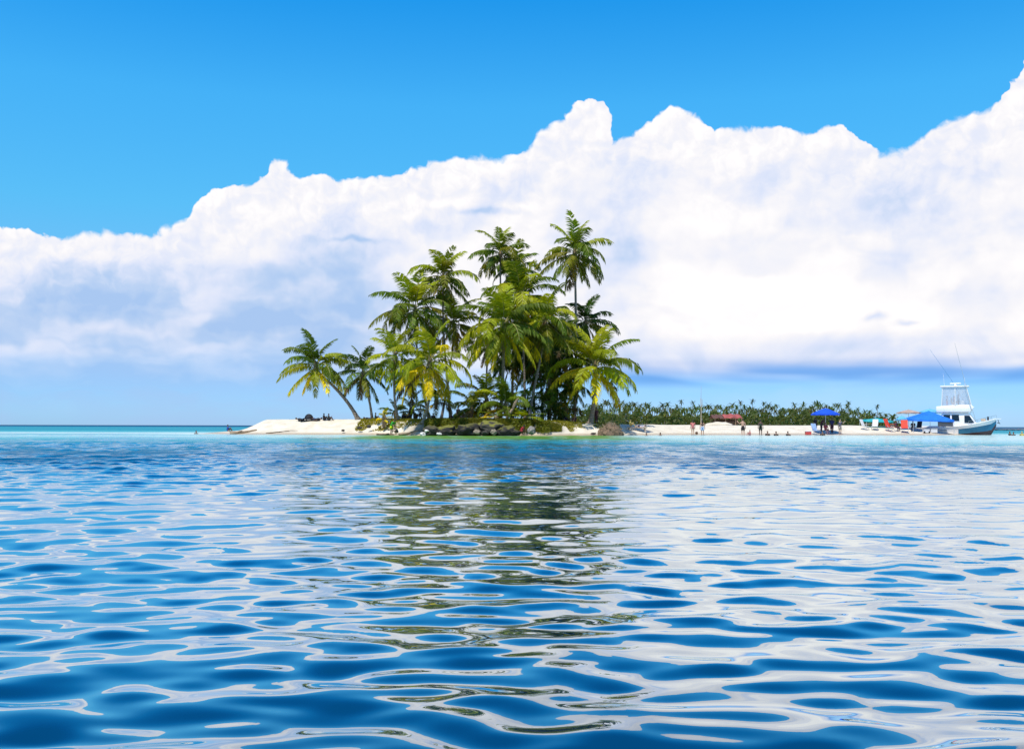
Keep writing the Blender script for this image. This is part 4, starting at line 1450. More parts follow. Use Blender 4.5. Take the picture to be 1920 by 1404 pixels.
def on_sand(px, d):
    x = at(px, 800, d).x
    return Vector((x, d, ground(x, d)))


WOOD = paint('weathered_wood', (0.33, 0.24, 0.15), 0.85, 0.3, 4.0, bump=0.4)
DARKWOOD = paint('dark_wood', (0.11, 0.075, 0.045), 0.85, 0.3, 4.0, bump=0.4)
POLE = paint('bamboo_pole', (0.42, 0.36, 0.25), 0.7, 0.25, 3.0)
STEEL = paint('painted_steel', (0.55, 0.56, 0.57), 0.35, 0.1, 4.0, metallic=0.4)
BLUEC = paint('blue_canvas', (0.008, 0.10, 0.75), 0.75, 0.2, 2.0, transl=0.25)
SKYC = paint('sky_blue_canvas', (0.16, 0.52, 0.80), 0.75, 0.15, 2.0, transl=0.25)
ROYAL = paint('royal_blue_canvas', (0.015, 0.21, 0.80), 0.75, 0.2, 2.0, transl=0.2)
TEAL = paint('teal_tarpaulin', (0.02, 0.42, 0.45), 0.6, 0.15, 2.0, transl=0.15)
REDT = paint('red_tarpaulin', (0.42, 0.10, 0.08), 0.6, 0.3, 1.2, transl=0.15)
BEIGE = paint('beige_canvas', (0.55, 0.40, 0.31), 0.8, 0.2, 2.0, transl=0.25)
BLACKC = paint('black_canvas', (0.014, 0.013, 0.018), 0.8, 0.3, 2.0)
REDF = paint('red_fabric', (0.72, 0.06, 0.025), 0.7, 0.2, 3.0)
WHITEF = paint('white_fabric', (0.72, 0.70, 0.66), 0.75, 0.12, 3.0)
BLUEF = paint('blue_white_fabric', (0.30, 0.42, 0.62), 0.75, 0.35, 9.0)
REDP = paint('red_plastic', (0.62, 0.07, 0.06), 0.4, 0.12, 3.0)
WHITEP = paint('white_plastic', (0.78, 0.78, 0.77), 0.4, 0.06, 3.0)


# ------------------------------------------------------------------ parasols and shelters
def parasol(label, px, d, r, z_edge, z_top, mat, nrib=8, tilt=0.0, name='parasol'):
    p = on_sand(px, d)
    root = empty(name, p, 0.2, label, 'parasol')
    ze, zt = z_edge - p.z, z_top - p.z
    part('pole', lambda bm: rod(bm, (0, 0, -.3), (0, 0, zt + .12), .03), STEEL, root)
    ring = [Vector((r * math.cos(2 * math.pi * (k + .5) / nrib), r * math.sin(2 * math.pi * (k + .5) / nrib), ze)) for k in range(nrib)]

    def canopy(bm):
        rows = []
        for j in range(5):
            t = j / 4
            row = []
            for k in range(nrib * 2):
                a = ring[(k // 2) % nrib]; b = ring[(k // 2 + 1) % nrib]
                q = a if k % 2 == 0 else (a + b) * .5 * .985
                v = Vector((q.x * t, q.y * t, zt + (ze - zt) * (t ** 1.25) + (0.05 * t if k % 2 else 0)))
                row.append(bm.verts.new(v))
            rows.append(row)
        n = nrib * 2
        for j in range(4):
            for k in range(n):
                if j == 0:
                    try:
                        bm.faces.new((rows[0][0] if k == 0 else rows[0][k], rows[1][k], rows[1][(k + 1) % n]))
                    except ValueError:
                        pass
                else:
                    bm.faces.new((rows[j][k], rows[j + 1][k], rows[j + 1][(k + 1) % n], rows[j][(k + 1) % n]))
        for k in range(n):                                   # valance
            a, b = rows[4][k], rows[4][(k + 1) % n]
            c = bm.verts.new(b.co + Vector((0, 0, -.16))); e = bm.verts.new(a.co + Vector((0, 0, -.16)))
            bm.faces.new((a, b, c, e))
        bmesh.ops.remove_doubles(bm, verts=bm.verts, dist=1e-4)
    part('canopy', canopy, mat, root)
    for k in range(nrib):
        part('rib', lambda bm: rod(bm, (0, 0, zt - .05), ring[k] * .97 + Vector((0, 0, -.03)), .012, .008, 5), STEEL, root)
    return root


parasol('blue beach parasol sheltering a group of people on the right-hand beach', 1548, 124.3, 1.75, 2.62, 3.35, BLUEC)
parasol('beige parasol behind the red chairs', 1704, 133.0, 1.55, 2.95, 3.35, BEIGE)
parasol('small bright blue parasol just above the red chairs', 1691, 129.6, 0.75, 2.05, 2.5, SKYC)
parasol('pale blue parasol top showing behind the large blue canopy', 1744, 135.0, 1.5, 3.05, 3.5, SKYC)


def dome(bm):
    bmesh.ops.create_uvsphere(bm, u_segments=16, v_segments=10, radius=0.52)
    for v in list(bm.verts):
        if v.co.z < -.12:
            v.co.z = -.12
    bmesh.ops.remove_doubles(bm, verts=bm.verts, dist=.01)


pd_ = on_sand(579, 119.8)
um = empty('sun_tent', pd_, 0, 'small black dome tent on the crest of the white sand point', 'tent')
t_ = part('dome_cover', dome, BLACKC, um, True); t_.location = (0, 0, .3)
part('ground_mat', lambda bm: box(bm, (0.2, 0, .05), (2.4, .9, .05), bev=.01), BLACKC, um)
part('frame', lambda bm: [rod(bm, (.52 * math.cos(a), .52 * math.sin(a), 0), (.0, .0, .86), .012) for a in (0.5, 2.1, 3.6, 5.2)], STEEL, um)


def gazebo(label, px0, px1, d, z_edge, z_top, mat, ridge_off=0.0, depth=3.2, side=None, name='beach_canopy', ncat='canopy'):
    a, b = on_sand(px0, d), on_sand(px1, d)
    c = (a + b) * .5
    root = empty(name, c, 0, label, ncat)
    hw = (b.x - a.x) * .5
    ze, zt = z_edge - c.z, z_top - c.z
    pk = Vector((ridge_off * hw, 0, zt))
    cs = [Vector((-hw, -depth / 2, ze)), Vector((hw, -depth / 2, ze - .12)), Vector((hw, depth / 2, ze)), Vector((-hw, depth / 2, ze + .05))]

    def roof(bm):
        for i in range(4):
            p, q = cs[i], cs[(i + 1) % 4]
            n = 6
            rows = []
            for j in range(n + 1):
                t = j / n
                row = []
                for k in range(n + 1):
                    e = p.lerp(q, k / n)
                    v = pk.lerp(e, t)
                    v.z -= 0.10 * math.sin(math.pi * t) * (1 - .7 * abs(2 * k / n - 1))
                    row.append(bm.verts.new(v))
                rows.append(row)
            for j in range(n):
                for k in range(n):
                    bm.faces.new((rows[j][k], rows[j + 1][k], rows[j + 1][k + 1], rows[j][k + 1]))
            for k in range(n):
                e0, e1 = rows[n][k], rows[n][k + 1]
                v0 = bm.verts.new(e0.co + Vector((0, 0, -.26))); v1 = bm.verts.new(e1.co + Vector((0, 0, -.26)))
                bm.faces.new((e0, e1, v1, v0))
        bmesh.ops.remove_doubles(bm, verts=bm.verts, dist=1e-4)
    part('canopy_cloth', roof, mat, root, True)
    for q in cs:
        part('leg', lambda bm: rod(bm, (q.x * .985, q.y * .97, -.3), (q.x * .985, q.y * .97, q.z - .03), .028), STEEL, root)
    if side:
        part('side_panel', lambda bm: box(bm, (hw * .58, -depth / 2 + .08, ze - .62), (hw * .74, .03, .62)), side, root)
    return root


gazebo('large royal blue beach canopy in front of the white boat', 1702, 1778, 129.5, 2.05, 3.15, ROYAL, 0.05, 3.6, paint('grey_mesh', (0.07, 0.075, 0.09), 0.8, 0.2, 3.0))
gazebo('low teal tarpaulin shelter left of the red chairs', 1618, 1668, 131.0, 1.95, 2.2, TEAL, 0.1, 2.6)


# thatch and tarpaulin hut
hp = on_sand(1362, 143.0)
hut = empty('beach_hut', hp, 0, 'low open hut with red tarpaulin roof on the crest of the right-hand beach', 'hut')
dz = -hp.z


def hutroof(bm, x0, x1, za, zb, zc):
    n = 10
    for y0, y1, z0, z1 in ((-1.7, 0, za, zb), (0, 1.7, zb, zc)):
        rows = []
        for j in range(3):
            rows.append([bm.verts.new((x0 + (x1 - x0) * k / n, y0 + (y1 - y0) * j / 2, z0 + (z1 - z0) * j / 2 + .06 * math.sin(k * 1.7) - .10 * abs(2 * k / n - 1))) for k in range(n + 1)])
        for j in range(2):
            for k in range(n):
                bm.faces.new((rows[j][k], rows[j + 1][k], rows[j + 1][k + 1], rows[j][k + 1]))


part('tarpaulin_roof', lambda bm: hutroof(bm, -.6, 2.0, 2.30 + dz, 2.85 + dz, 2.2 + dz), REDT, hut)
part('thatch_roof', lambda bm: hutroof(bm, -2.2, -.55, 2.25 + dz, 2.78 + dz, 2.2 + dz), paint('dark_thatch', (0.13, 0.06, 0.045), 0.95, 0.4, 6.0, bump=0.6), hut)
for xx in (-1.9, -.4, 1.0, 1.85):
    part('post', lambda bm: rod(bm, (xx, -1.4, -.3), (xx, -1.4, 2.28 + dz), .055), WOOD, hut)
    part('post', lambda bm: rod(bm, (xx, 1.4, -.3), (xx, 1.4, 2.2 + dz), .055), WOOD, hut)
part('back_wall', lambda bm: box(bm, (.1, 1.35, .55), (3.6, .06, 1.1)), DARKWOOD, hut)
part('counter', lambda bm: box(bm, (.6, -.9, .4), (1.6, .5, .8), bev=.03), DARKWOOD, hut)
mound = on_sand(1348, 140.5)


def moundf(bm):
    bmesh.ops.create_uvsphere(bm, u_segments=20, v_segments=12, radius=1.0)
    for v in bm.verts:
        n = mnoise.noise(v.co * 2) * .12
        v.co = Vector((v.co.x * (1.9 + n * 2), v.co.y * (.9 + n), max(v.co.z, -.2) * (.42 + n)))


mo = part('sand_mound', moundf, sand.data.materials[0], None, True)
mo.location = mound + Vector((0, 0, .1))
tag(mo, 'heaped white sand mound left of the red-roofed hut', 'sand mound')

pp = on_sand(1314, 146.0)
pole = empty('mast_pole', pp, 0, 'tall thin pale pole standing behind the two wading women', 'pole')
part('shaft', lambda bm: [rod(bm, (0, 0, -.4), (.08, 0, 2.8), .09, .07), rod(bm, (.08, 0, 2.8), (.05, 0, 4.6), .07, .05)], POLE, pole)
part('spar', lambda bm: [rod(bm, (.05, 0, 4.3), (.10, 0, 6.4), .03, .015), rod(bm, (.25, 0, 3.4), (.28, 0, 4.5), .03, .02)], POLE, pole)


# ------------------------------------------------------------------ chairs, boxes, lounger
def beach_chair(label, px, d, fab, face, scale=1.0, group=None):
    p = on_sand(px, d)
    root = empty('beach_chair', p, R(face), label, 'chair', group, scale)
    rotb = Matrix.Rotation(R(-22), 3, 'X')
    part('seat', lambda bm: box(bm, (0, -.02, .40), (.56, .52, .04), bev=.01), fab, root)
    part('backrest', lambda bm: box(bm, (0, .40, .76), (.56, .04, .78), rotb, bev=.01), fab, root)
    for s in (-1, 1):
        part('leg', lambda bm: rod(bm, (.29 * s, -.28, 0), (.29 * s, .22, .62), .016), STEEL, root)
        part('leg', lambda bm: rod(bm, (.29 * s, .28, 0), (.29 * s, -.26, .42), .016), STEEL, root)
        part('armrest', lambda bm: box(bm, (.31 * s, -.02, .62), (.06, .50, .03), bev=.008), fab, root)
    return root


CG = 'beach chairs near the canopies'
beach_chair('red folding beach chair left of the seated dark figure', 1670, 127.4, REDF, 35, 1.45, CG)
beach_chair('red folding beach chair right of the seated dark figure', 1696, 127.0, REDF, -20, 1.45, CG)
beach_chair('dark folding chair under the left of the large blue canopy', 1722, 129.0, BLACKC, -40, 1.1, CG)
beach_chair('white beach chair at the left before the teal shelter', 1623, 127.5, WHITEF, 40, 1.2, CG)
beach_chair('white beach chair nearest the middle of the teal shelter', 1640, 127.8, WHITEF, -30, 1.25, CG)
beach_chair('blue and white chair at the left foot of the blue parasol', 1531, 122.8, BLUEF, 20, 1.25, CG)


def cooler(label, px, d, mat, s=1.0, wheels=False):
    p = on_sand(px, d)
    root = empty('cool_box', p, R(8), label, 'cool box', None, s)
    part('box_body', lambda bm: box(bm, (0, 0, .20), (.66, .38, .36), bev=.03), mat, root)
    part('lid', lambda bm: box(bm, (0, 0, .425), (.69, .41, .09), bev=.025), WHITEP if mat is not WHITEP else STEEL, root)
    part('handle', lambda bm: [rod(bm, (-.36, -.1, .3), (-.36, .1, .3), .015), rod(bm, (.36, -.1, .3), (.36, .1, .3), .015)], BLACKC, root)
    if wheels:
        for s_ in (-1, 1):
            part('wheel', lambda bm: rod(bm, (.28 * s_, -.22, .10), (.28 * s_, -.16, .10), .10, .10, 12), BLACKC, root)
    return root


cooler('red cool box on the sand left of the blue parasol', 1515, 122.6, REDP, 1.05)
cooler('white cool box with dark wheels under the large blue canopy', 1736, 127.6, WHITEP, 1.2, True)
cooler('pale cool box by the stern of the white boat', 1750, 128.2, WHITEP, 1.3)

lp = on_sand(1194, 118.8)
lo = empty('sun_lounger', lp, R(3), 'low wooden lounger with two people right of the root clump', 'lounger')
part('frame', lambda bm: [box(bm, (0, s_ * .32, .34), (2.4, .07, .09), bev=.01) for s_ in (-1, 1)], WOOD, lo)
for k in range(9):
    part('slat', lambda bm: box(bm, (-1.05 + k * .26, 0, .40), (.20, .70, .03), bev=.006), WOOD, lo)
for sx in (-1, 1):
    for sy in (-1, 1):
        part('leg', lambda bm: box(bm, (sx * .95, sy * .32, .15), (.08, .08, .36)), WOOD, lo)


# dry root clump
rp = on_sand(1145, 111.4)
rc = empty('root_clump', rp, 0, 'brown upturned root clump on the sand beside the stout right palm', 'root clump', None, 1.25)


def clump(bm):
    bmesh.ops.create_uvsphere(bm, u_segments=22, v_segments=14, radius=1.0)
    for v in bm.verts:
        n = mnoise.fractal(v.co * 2.2, 1.0, 2.0, 4) * .18
        v.co = Vector((v.co.x * (1.15 + n), v.co.y * (.8 + n), max(-.15, v.co.z) * (1.1 + n)))


part('root_mass', clump, paint('root_earth', (0.19, 0.125, 0.075), 0.95, 0.35, 5.0, bump=0.7), rc)
rv = random.Random(3)


def strands(bm):
    for _ in range(420):
        a = rv.uniform(0, 6.28); e = rv.uniform(.05, 1.5)
        nrm = Vector((math.cos(a) * math.cos(e), math.sin(a) * math.cos(e), math.sin(e)))
        b = Vector((nrm.x * 1.08, nrm.y * .75, nrm.z * 1.05))
        tip = b + (nrm + Vector((rv.gauss(0, .5), rv.gauss(0, .5), rv.gauss(-.15, .5)))).normalized() * rv.uniform(.18, .5)
        s_ = nrm.cross(Vector((rv.gauss(0, 1), rv.gauss(0, 1), 1))).normalized() * rv.uniform(.015, .04)
        bm.faces.new((bm.verts.new(b - s_), bm.verts.new(b + s_), bm.verts.new(tip)))


part('dry_roots', strands, paint('dry_root', (0.36, 0.27, 0.17), 0.9, 0.3, 5.0), rc)


# driftwood
def driftwood(label, pts_px, d, r, seed, mat=WOOD, branch=None):
    rnd = random.Random(seed)
    P = []
    for px_, up in pts_px:
        q = on_sand(px_, d)
        P.append(q + Vector((0, rnd.uniform(-.2, .2), up)))
    base = P[0].copy()
    root = empty('driftwood', base, 0, label, 'driftwood')
    fine, rr_ = [], []
    n = len(P)
    for i in range(n - 1):
        for k in range(5):
            t = k / 5
            fine.append(P[i].lerp(P[i + 1], t) - base); rr_.append(r * (1 - .75 * (i + t) / (n - 1)) * rnd.uniform(.85, 1.15))
    fine.append(P[-1] - base); rr_.append(r * .2)
    v, f = lathe_path(fine, rr_, 8)
    mesh_obj('log', v, f, mat, root, True)
    for bx, up, ln in branch or ():
        q = fine[int(bx * (len(fine) - 1))]
        v, f = lathe_path([q, q + Vector((ln * .5, -.1, up * .6)), q + Vector((ln, -.15, up))], [r * .5, r * .35, r * .1], 6)
        mesh_obj('branch', v, f, mat, root, True)
    return root


driftwood('forked brown driftwood log on the low left tip of the sandbar', [(432, .10), (446, .16), (460, .14), (482, .06)], 117.6, .26, 1, WOOD, [(0.15, .35, -.6), (0.3, .28, .7), (0.45, .1, -1.1)])
driftwood('thin curved driftwood branch lying at the left waterline', [(498, .02), (522, .10), (546, .16), (560, .08)], 115.9, .07, 2, DARKWOOD, [(0.4, .05, 1.0)])
driftwood('dark root log under the eroded bank left of the person in green', [(706, .12), (722, .1), (740, .08)], 110.3, .16, 3, DARKWOOD, [(0.5, .15, .5)])
driftwood('brown log lying along the bank right of the person in green', [(748, .15), (765, .14), (786, .12)], 109.2, .2, 4, WOOD, [(0.6, .2, .6)])
driftwood('pale bare trunk leaning among the shore rocks at centre', [(950, .3), (962, 1.4), (972, 2.6)], 108.9, .2, 6, WOOD, [(0.4, 1.2, .5)])

bq = on_sand(1306, 120.8)
ball = part('ball', lambda bm: bmesh.ops.create_icosphere(bm, subdivisions=3, radius=.17), paint('brown_ball', (0.12, 0.06, 0.03), 0.6, 0.3, 5.0), None, True)
ball.location = bq + Vector((0, 0, .16))
tag(ball, 'small dark brown ball between the two wading women', 'ball')
wb = part('bucket', lambda bm: [bmesh.ops.create_cone(bm, segments=14, radius1=.20, radius2=.27, depth=.5, cap_ends=True)], WHITEP, None, True)
wbp = on_sand(991, 110.5); wb.location = wbp + Vector((0, 0, .3))
tag(wb, 'white bucket standing on the turf under the arching yellow young palm', 'bucket')


# ------------------------------------------------------------------ sport-fishing boat
BWHITE = paint('gelcoat_white', (0.86, 0.85, 0.82), 0.4, 0.04, 1.5)
BBLUE = paint('gelcoat_blue', (0.02, 0.17, 0.29), 0.5, 0.12, 1.0)
BGLASS = paint('tinted_glass', (0.010, 0.011, 0.018), 0.08, 0.1, 2.0)
BTAN = paint('tan_vinyl', (0.55, 0.43, 0.30), 0.6, 0.15, 3.0)
ANTIF = paint('boot_stripe', (0.06, 0.035, 0.04), 0.6, 0.2, 2.0)
CHROME = paint('stainless', (0.62, 0.63, 0.64), 0.2, 0.05, 2.0, metallic=1.0)
_vm, _vt, _vo = new_mat('clear_vinyl')
_n = _vt.node('ShaderNodeTexCoord')
_tr = _vt.node('ShaderNodeBsdfTransparent'); _tr.inputs[0].default_value = (0.93, 0.95, 0.97, 1)
_gl = _vt.node('ShaderNodeBsdfPrincipled'); _gl.inputs['Base Color'].default_value = (0.7, 0.74, 0.78, 1); _gl.inputs['Roughness'].default_value = 0.12
_mx = _vt.node('ShaderNodeMixShader')
_vt.l.new(_vt.lin(_vt.noise(_n.outputs['Object'], 1.4, 3.0, 0.5), 0.3, 0.7, 0.38, 0.55), _mx.inputs[0])
_vt.l.new(_tr.outputs[0], _mx.inputs[1]); _vt.l.new(_gl.outputs[0], _mx.inputs[2]); _vt.l.new(_mx.outputs[0], _vo.inputs['Surface'])
VINYL = _vm

BD = 131.5
bp0 = at(1797, 800, BD)
boat = empty('fishing_boat', (bp0.x, BD, 0.0), R(-25), 'white sport-fishing boat with blue bow and tall clear-sided flybridge', 'boat')

ST = []                                                    # stations: x, half beam, sheer z, chine half beam, chine z, keel z
for x, b, s, cb, cz, k in [(-4.4, 1.45, 1.02, 1.30, 0.05, -0.45), (-3.0, 1.55, 1.02, 1.38, 0.05, -0.5), (-1.5, 1.60, 1.06, 1.40, 0.08, -0.55), (0.0, 1.58, 1.16, 1.32, 0.15, -0.55),
                           (1.2, 1.48, 1.32, 1.10, 0.25, -0.5), (2.3, 1.25, 1.54, 0.75, 0.38, -0.42), (3.2, 0.88, 1.76, 0.40, 0.50, -0.28), (3.9, 0.45, 1.94, 0.14, 0.66, 0.05), (4.5, 0.04, 2.10, 0.015, 1.5, 1.2)]:
    ST.append((x, b, s, cb, cz, k))


def hull_ring(i):
    x, b, s, cb, cz, k = ST[i]
    right_ = [(0, k), (cb * .55, k + (cz - k) * .42), (cb, cz), (cb + (b - cb) * .22, cz + (s - cz) * .30), (cb + (b - cb) * .55, cz + (s - cz) * .62), (b, s)]
    return [Vector((x, y, z)) for y, z in right_]


def hull_side(bm, lo, hi, i0, i1):
    for sgn in (-1, 1):
        rows = [[bm.verts.new((v.x, v.y * sgn, v.z)) for v in hull_ring(i)[lo:hi + 1]] for i in range(i0, i1 + 1)]
        for a, b in zip(rows[:-1], rows[1:]):
            for k in range(len(a) - 1):
                bm.faces.new((a[k], b[k], b[k + 1], a[k + 1]))
    bmesh.ops.remove_doubles(bm, verts=bm.verts, dist=1e-4)


part('hull_bottom', lambda bm: hull_side(bm, 0, 2, 0, len(ST) - 1), ANTIF, boat, True)
part('hull_side', lambda bm: hull_side(bm, 2, 5, 0, 3), BWHITE, boat, True)
part('bow_flare', lambda bm: hull_side(bm, 4, 5, 3, len(ST) - 1), BWHITE, boat, True)
bow = part('bow_side', lambda bm: hull_side(bm, 2, 4, 3, len(ST) - 1), BBLUE, boat, True)
bow['label'] = 'blue painted flared bow'


def transom(bm):
    r = hull_ring(0)
    v = [bm.verts.new(q) for q in r] + [bm.verts.new((q.x, -q.y, q.z)) for q in r[::-1][:-1]]
    bm.faces.new(v)


part('transom', transom, BWHITE, boat)


def deck(bm):
    rows = []
    for i in range(len(ST)):
        x, b, s = ST[i][:3]
        rows.append([bm.verts.new((x, y, z)) for y, z in ((-b * .97, s - .02), (-b * .5, s + .06), (0, s + .09), (b * .5, s + .06), (b * .97, s - .02))])
    for a, c in zip(rows[:-1], rows[1:]):
        for k in range(4):
            bm.faces.new((a[k], c[k], c[k + 1], a[k + 1]))


part('deck', deck, BWHITE, boat, True)


def rub(bm):
    for sgn in (-1, 1):
        for i in range(len(ST) - 1):
            a, c = ST[i], ST[i + 1]
            rod(bm, (a[0], a[1] * sgn * 1.01, a[2]), (c[0], c[1] * sgn * 1.01, c[2]), .055, .055, 6)


part('rub_rail', rub, BWHITE, boat)


def prism(bm, prof, y0, y1, taper=1.0):
    """side profile (x, z, inset) extruded across the beam"""
    L = [bm.verts.new((x, y0 + i_, z)) for x, z, i_ in prof]
    Rr = [bm.verts.new((x, y1 - i_, z)) for x, z, i_ in prof]
    bm.faces.new(L); bm.faces.new(Rr[::-1])
    n = len(prof)
    for k in range(n):
        bm.faces.new((L[k], Rr[k], Rr[(k + 1) % n], L[(k + 1) % n]))
    bmesh.ops.bevel(bm, geom=list(bm.edges), offset=.04, segments=2, affect='EDGES', profile=.5)


cab = part('cabin', lambda bm: prism(bm, [(-2.0, 1.0, 0), (2.35, 1.30, .18), (1.75, 2.25, .24), (1.25, 2.95, .28), (-2.0, 2.95, .26)], -1.32, 1.32), BWHITE, boat, True)


def cabin_y(x, z):
    t = max(0, min(1, (z - 1.0) / 1.95))
    return 1.32 - (.02 + .28 * t) * (1 if x < 2 else 1) - .012


def side_window(x0, x1, x2, x3, z0, z1, sgn):
    def f(bm):
        pts = [(x0, z0), (x1, z0), (x2, z1), (x3, z1)]
        o = [Vector((x, sgn * (cabin_y(x, z) + .045), z)) for x, z in pts]
        i_ = [Vector((x, sgn * (cabin_y(x, z) + .01), z)) for x, z in pts]
        a = [bm.verts.new(q) for q in o]; b = [bm.verts.new(q) for q in i_]
        bm.faces.new(a); bm.faces.new(b[::-1])
        for k in range(4):
            bm.faces.new((a[k], a[(k + 1) % 4], b[(k + 1) % 4], b[k]))
    return f


for sgn in (-1, 1):
    part('window', side_window(-1.75, -.95, -.95, -1.75, 1.85, 2.65, sgn), BGLASS, cab)
    part('window', side_window(-.75, .15, .10, -.75, 1.85, 2.65, sgn), BGLASS, cab)
# raked windscreen panes on the front slope
fa, fb = Vector((2.08, 0, 1.72)), Vector((1.42, 0, 2.72))
nrm = Vector((fb.z - fa.z, 0, -(fb.x - fa.x))).normalized() * .05
for y0, y1 in ((-1.05, -.38), (-.33, .33), (.38, 1.05)):
    def pane(bm, y0=y0, y1=y1):
        q = [Vector((fa.x, y0, fa.z)), Vector((fa.x, y1, fa.z)), Vector((fb.x, y1 * .9, fb.z)), Vector((fb.x, y0 * .9, fb.z))]
        a = [bm.verts.new(v + nrm) for v in q]; b = [bm.verts.new(v - nrm * .5) for v in q]
        bm.faces.new(a); bm.faces.new(b[::-1])
        for k in range(4):
            bm.faces.new((a[k], a[(k + 1) % 4], b[(k + 1) % 4], b[k]))
    part('windscreen_pane', pane, BGLASS, cab)
for sgn in (-1, 1):
    part('windscreen_pane', side_window(.75, 1.9, 1.35, .75, 1.62, 2.55, sgn), BGLASS, cab)
    part('porthole', lambda bm: rod(bm, (1.6, sgn * 1.18, 1.38), (1.6, sgn * 1.30, 1.38), .11, .11, 12), BGLASS, cab)
# flybridge
fly = part('flybridge', lambda bm: prism(bm, [(-2.6, 2.98, 0), (1.45, 2.98, .10), (1.95, 3.62, .18), (1.6, 3.95, .20), (-.4, 3.92, .12), (-2.6, 3.75, .05)], -1.36, 1.36), BWHITE, boat, True)
part('seat', lambda bm: [box(bm, (-.5, y, 4.05), (.5, .6, .5), bev=.06) for y in (-.6, .6)] + [box(bm, (-.78, y, 4.55), (.14, .6, .7), bev=.05) for y in (-.6, .6)], BTAN, fly)
part('helm_console', lambda bm: box(bm, (.55, 0, 4.15), (.5, 1.3, .75), bev=.08), BWHITE, fly)
part('steering_wheel', lambda bm: [rod(bm, (.22, .25 * math.cos(a), 4.55 + .25 * math.sin(a)), (.22, .25 * math.cos(a + .6), 4.55 + .25 * math.sin(a + .6)), .02) for a in [k * .6 for k in range(11)]], CHROME, fly)
top = part('hardtop', lambda bm: box(bm, (-.35, 0, 6.36), (3.5, 2.6, .2), bev=.06), BWHITE, boat, True)
POSTS = [(-1.95, 1.22, 3.78), (-.3, 1.25, 3.9), (1.62, 1.1, 3.9)]
TOPX = [-1.8, -.3, 1.05]
for sgn in (-1, 1):
    for (x, y, z), tx in zip(POSTS, TOPX):
        part('post', lambda bm: rod(bm, (x, y * sgn, z), (tx, 1.12 * sgn, 6.3), .055), BWHITE, boat)
    for k in range(2):
        (xa, ya, za), (xb, yb, zb) = POSTS[k], POSTS[k + 1]
        part('clear_panel', lambda bm: bm.faces.new([bm.verts.new(q) for q in ((xa + .04, ya * sgn, za), (xb - .04, yb * sgn, zb), (TOPX[k + 1] - .04, 1.12 * sgn, 6.28), (TOPX[k] + .04, 1.12 * sgn, 6.28))]), VINYL, boat)
part('clear_panel', lambda bm: bm.faces.new([bm.verts.new(q) for q in ((1.64, -1.05, 3.94), (1.64, 1.05, 3.94), (1.07, 1.08, 6.28), (1.07, -1.08, 6.28))]), VINYL, boat)
part('clear_panel', lambda bm: bm.faces.new([bm.verts.new(q) for q in ((-1.98, -1.15, 3.8), (-1.98, 1.15, 3.8), (-1.82, 1.08, 6.28), (-1.82, -1.08, 6.28))]), VINYL, boat)
rad_ = part('radar', lambda bm: [rod(bm, (-.25, 0, 6.42), (-.25, 0, 6.70), .20, .13, 10), box(bm, (-.25, 0, 6.80), (.22, 1.5, .16), Matrix.Rotation(R(62), 3, 'Z'), bev=.05)], BWHITE, top, True)
part('antenna', lambda bm: rod(bm, (-1.6, 1.0, 6.42), (-1.75, 1.1, 8.3), .018, .008, 5), BWHITE, top)
part('antenna', lambda bm: rod(bm, (.9, .9, 6.42), (.85, 1.0, 7.6), .018, .008, 5), BWHITE, top)
part('light', lambda bm: rod(bm, (1.1, -.3, 6.44), (1.1, -.3, 6.62), .07, .05, 8), CHROME, top)
part('outrigger', lambda bm: [rod(bm, (1.7, -1.3, 2.9), (.75, -1.75, 7.6), .035, .025, 6), rod(bm, (.75, -1.75, 7.6), (-.2, -2.2, 12.0), .025, .012, 6)], CHROME, boat)
part('outrigger', lambda bm: [rod(bm, (1.5, 1.3, 2.9), (-.8, 2.6, 7.4), .035, .025, 6), rod(bm, (-.8, 2.6, 7.4), (-3.4, 3.6, 11.6), .025, .012, 6)], CHROME, boat)
part('windscreen_brace', lambda bm: [rod(bm, (2.05, s_ * .95, 2.0), (1.12, s_ * 1.08, 6.2), .022, .022, 6) for s_ in (-1, 1)], CHROME, boat)


def bow_rail(bm):
    for sgn in (-1, 1):
        prev = None
        for i in (4, 5, 6, 7, 8):
            x, b, s = ST[i][:3]
            p0 = Vector((x, b * sgn * .9, s)); p1 = p0 + Vector((0.03, 0, .48))
            rod(bm, p0, p1, .016, .016, 5)
            if prev is not None:
                rod(bm, prev, p1, .018, .018, 5)
            prev = p1


part('bow_rail', bow_rail, CHROME, boat)
pul = part('pulpit', lambda bm: box(bm, (4.65, 0, 2.10), (.9, .5, .09), bev=.03), BWHITE, boat)
part('anchor', lambda bm: [rod(bm, (4.7, 0, 2.0), (4.85, 0, 1.55), .035), rod(bm, (4.62, -.18, 1.62), (4.95, .18, 1.5), .04), rod(bm, (4.62, .18, 1.62), (4.95, -.18, 1.5), .04)], BLACKC, pul)
part('foredeck_locker', lambda bm: [box(bm, (3.0, .1, 1.98), (.6, .5, .32), bev=.05)], BTAN, boat)
part('fender', lambda bm: [rod(bm, (3.55, -.2, 1.95), (3.55, -.2, 2.42), .12, .10, 9)], BLACKC, boat)
part('cockpit_coaming', lambda bm: [box(bm, (-3.3, s_ * 1.38, 1.10), (2.1, .2, .14), bev=.03) for s_ in (-1, 1)] + [box(bm, (-4.3, 0, 1.10), (.2, 2.7, .14), bev=.03)], BWHITE, boat)
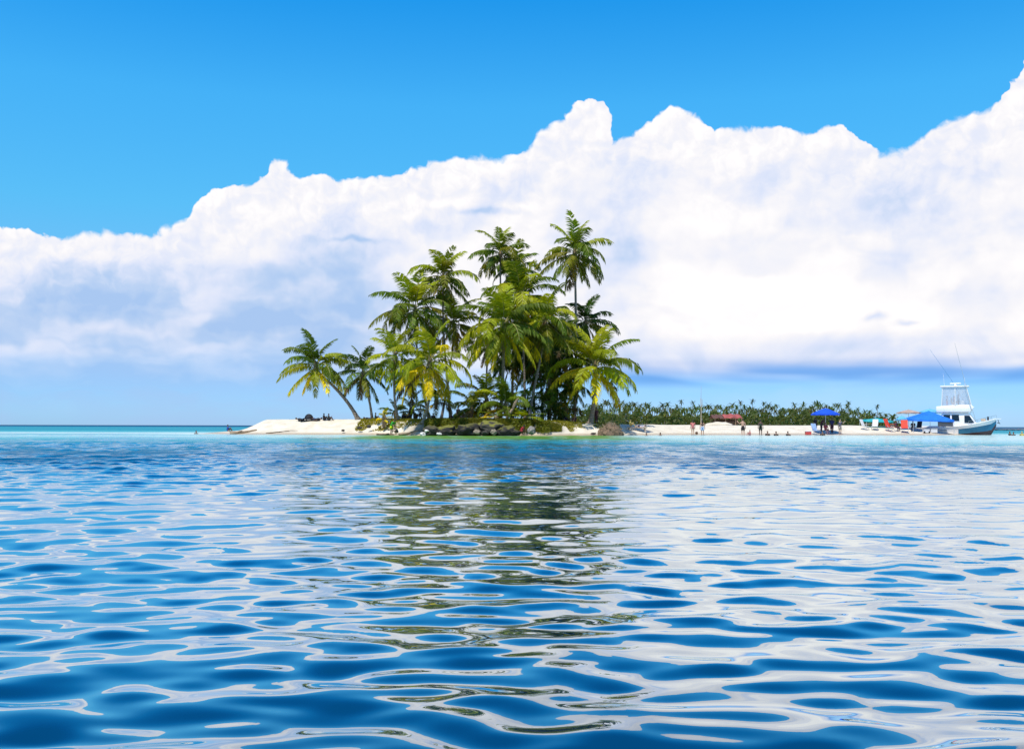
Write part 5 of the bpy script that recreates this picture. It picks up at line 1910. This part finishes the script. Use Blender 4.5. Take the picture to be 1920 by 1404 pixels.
part('hull_stripe', lambda bm: [box(bm, (-2.6, s_ * 1.572, .62), (2.6, .02, .09)) for s_ in (-1, 1)], paint('grey_stripe', (0.38, 0.38, 0.34), 0.5, 0.1, 2.0), boat)
part('dive_ladder', lambda bm: [rod(bm, (-4.52, y, -.2), (-4.52, y, 1.1), .02) for y in (.7, 1.0)] + [rod(bm, (-4.52, .7, z), (-4.52, 1.0, z), .018) for z in (.1, .4, .7)], CHROME, boat)

m_ = boat.matrix_basis
boat_rot = Matrix.Rotation(R(-25), 3, 'Z')


def aboard(label, lx, ly, lz, pose, face, wear, skin=TAN):
    q = Vector((bp0.x, BD, 0)) + boat_rot @ Vector((lx, ly, lz))
    root = empty('person', q, R(face), label, 'person', 'people on the flybridge of the boat')
    b = bpy.data.objects.new('body', body_mesh(pose)[0]); link(b, root); b.color = skin + (1,)
    for what, col in wear:
        c = bpy.data.objects.new('hair' if what == 'long_hair' else what, cloth_mesh(pose, what)); link(c, root); c.color = tuple(col) + (1,)


aboard('person in white shirt standing at the aft left of the flybridge', -1.3, -.5, 3.45, 'stand', 60, [('shirt', WHITE), ('shorts', PINK), ('hat', WHITE)])
aboard('person in white cap seated at the middle of the flybridge', -.45, -.55, 3.82, 'seat', 63, [('shirt', (0.62, 0.45, 0.45)), ('shorts', (0.3, 0.25, 0.2)), ('hat', WHITE)])
aboard('person in grey at the helm of the flybridge', .05, .45, 3.6, 'stand', 63, [('shirt', (0.35, 0.38, 0.42)), ('shorts', NAVY), ('hair', HAIRD)])


# ------------------------------------------------------------------ reef rocks awash beyond the boat
rr3 = random.Random(8)
for i, (px_, d_) in enumerate([(1868, 250), (1880, 262), (1889, 244), (1899, 258), (1909, 250), (1917, 264)]):
    rock(['leftmost reef rock awash beyond the boat', 'second reef rock from the left beyond the boat', 'third reef rock from the left beyond the boat',
          'fourth reef rock from the left beyond the boat', 'fifth reef rock from the left beyond the boat', 'reef rock at the right edge of the picture'][i],
         px_, 806, d_, 12 + rr3.uniform(0, 5), 3.0, (0.17, 0.17, 0.2), 50 + i, 0.0, 'reef_rock', 'reef rocks awash on the horizon')
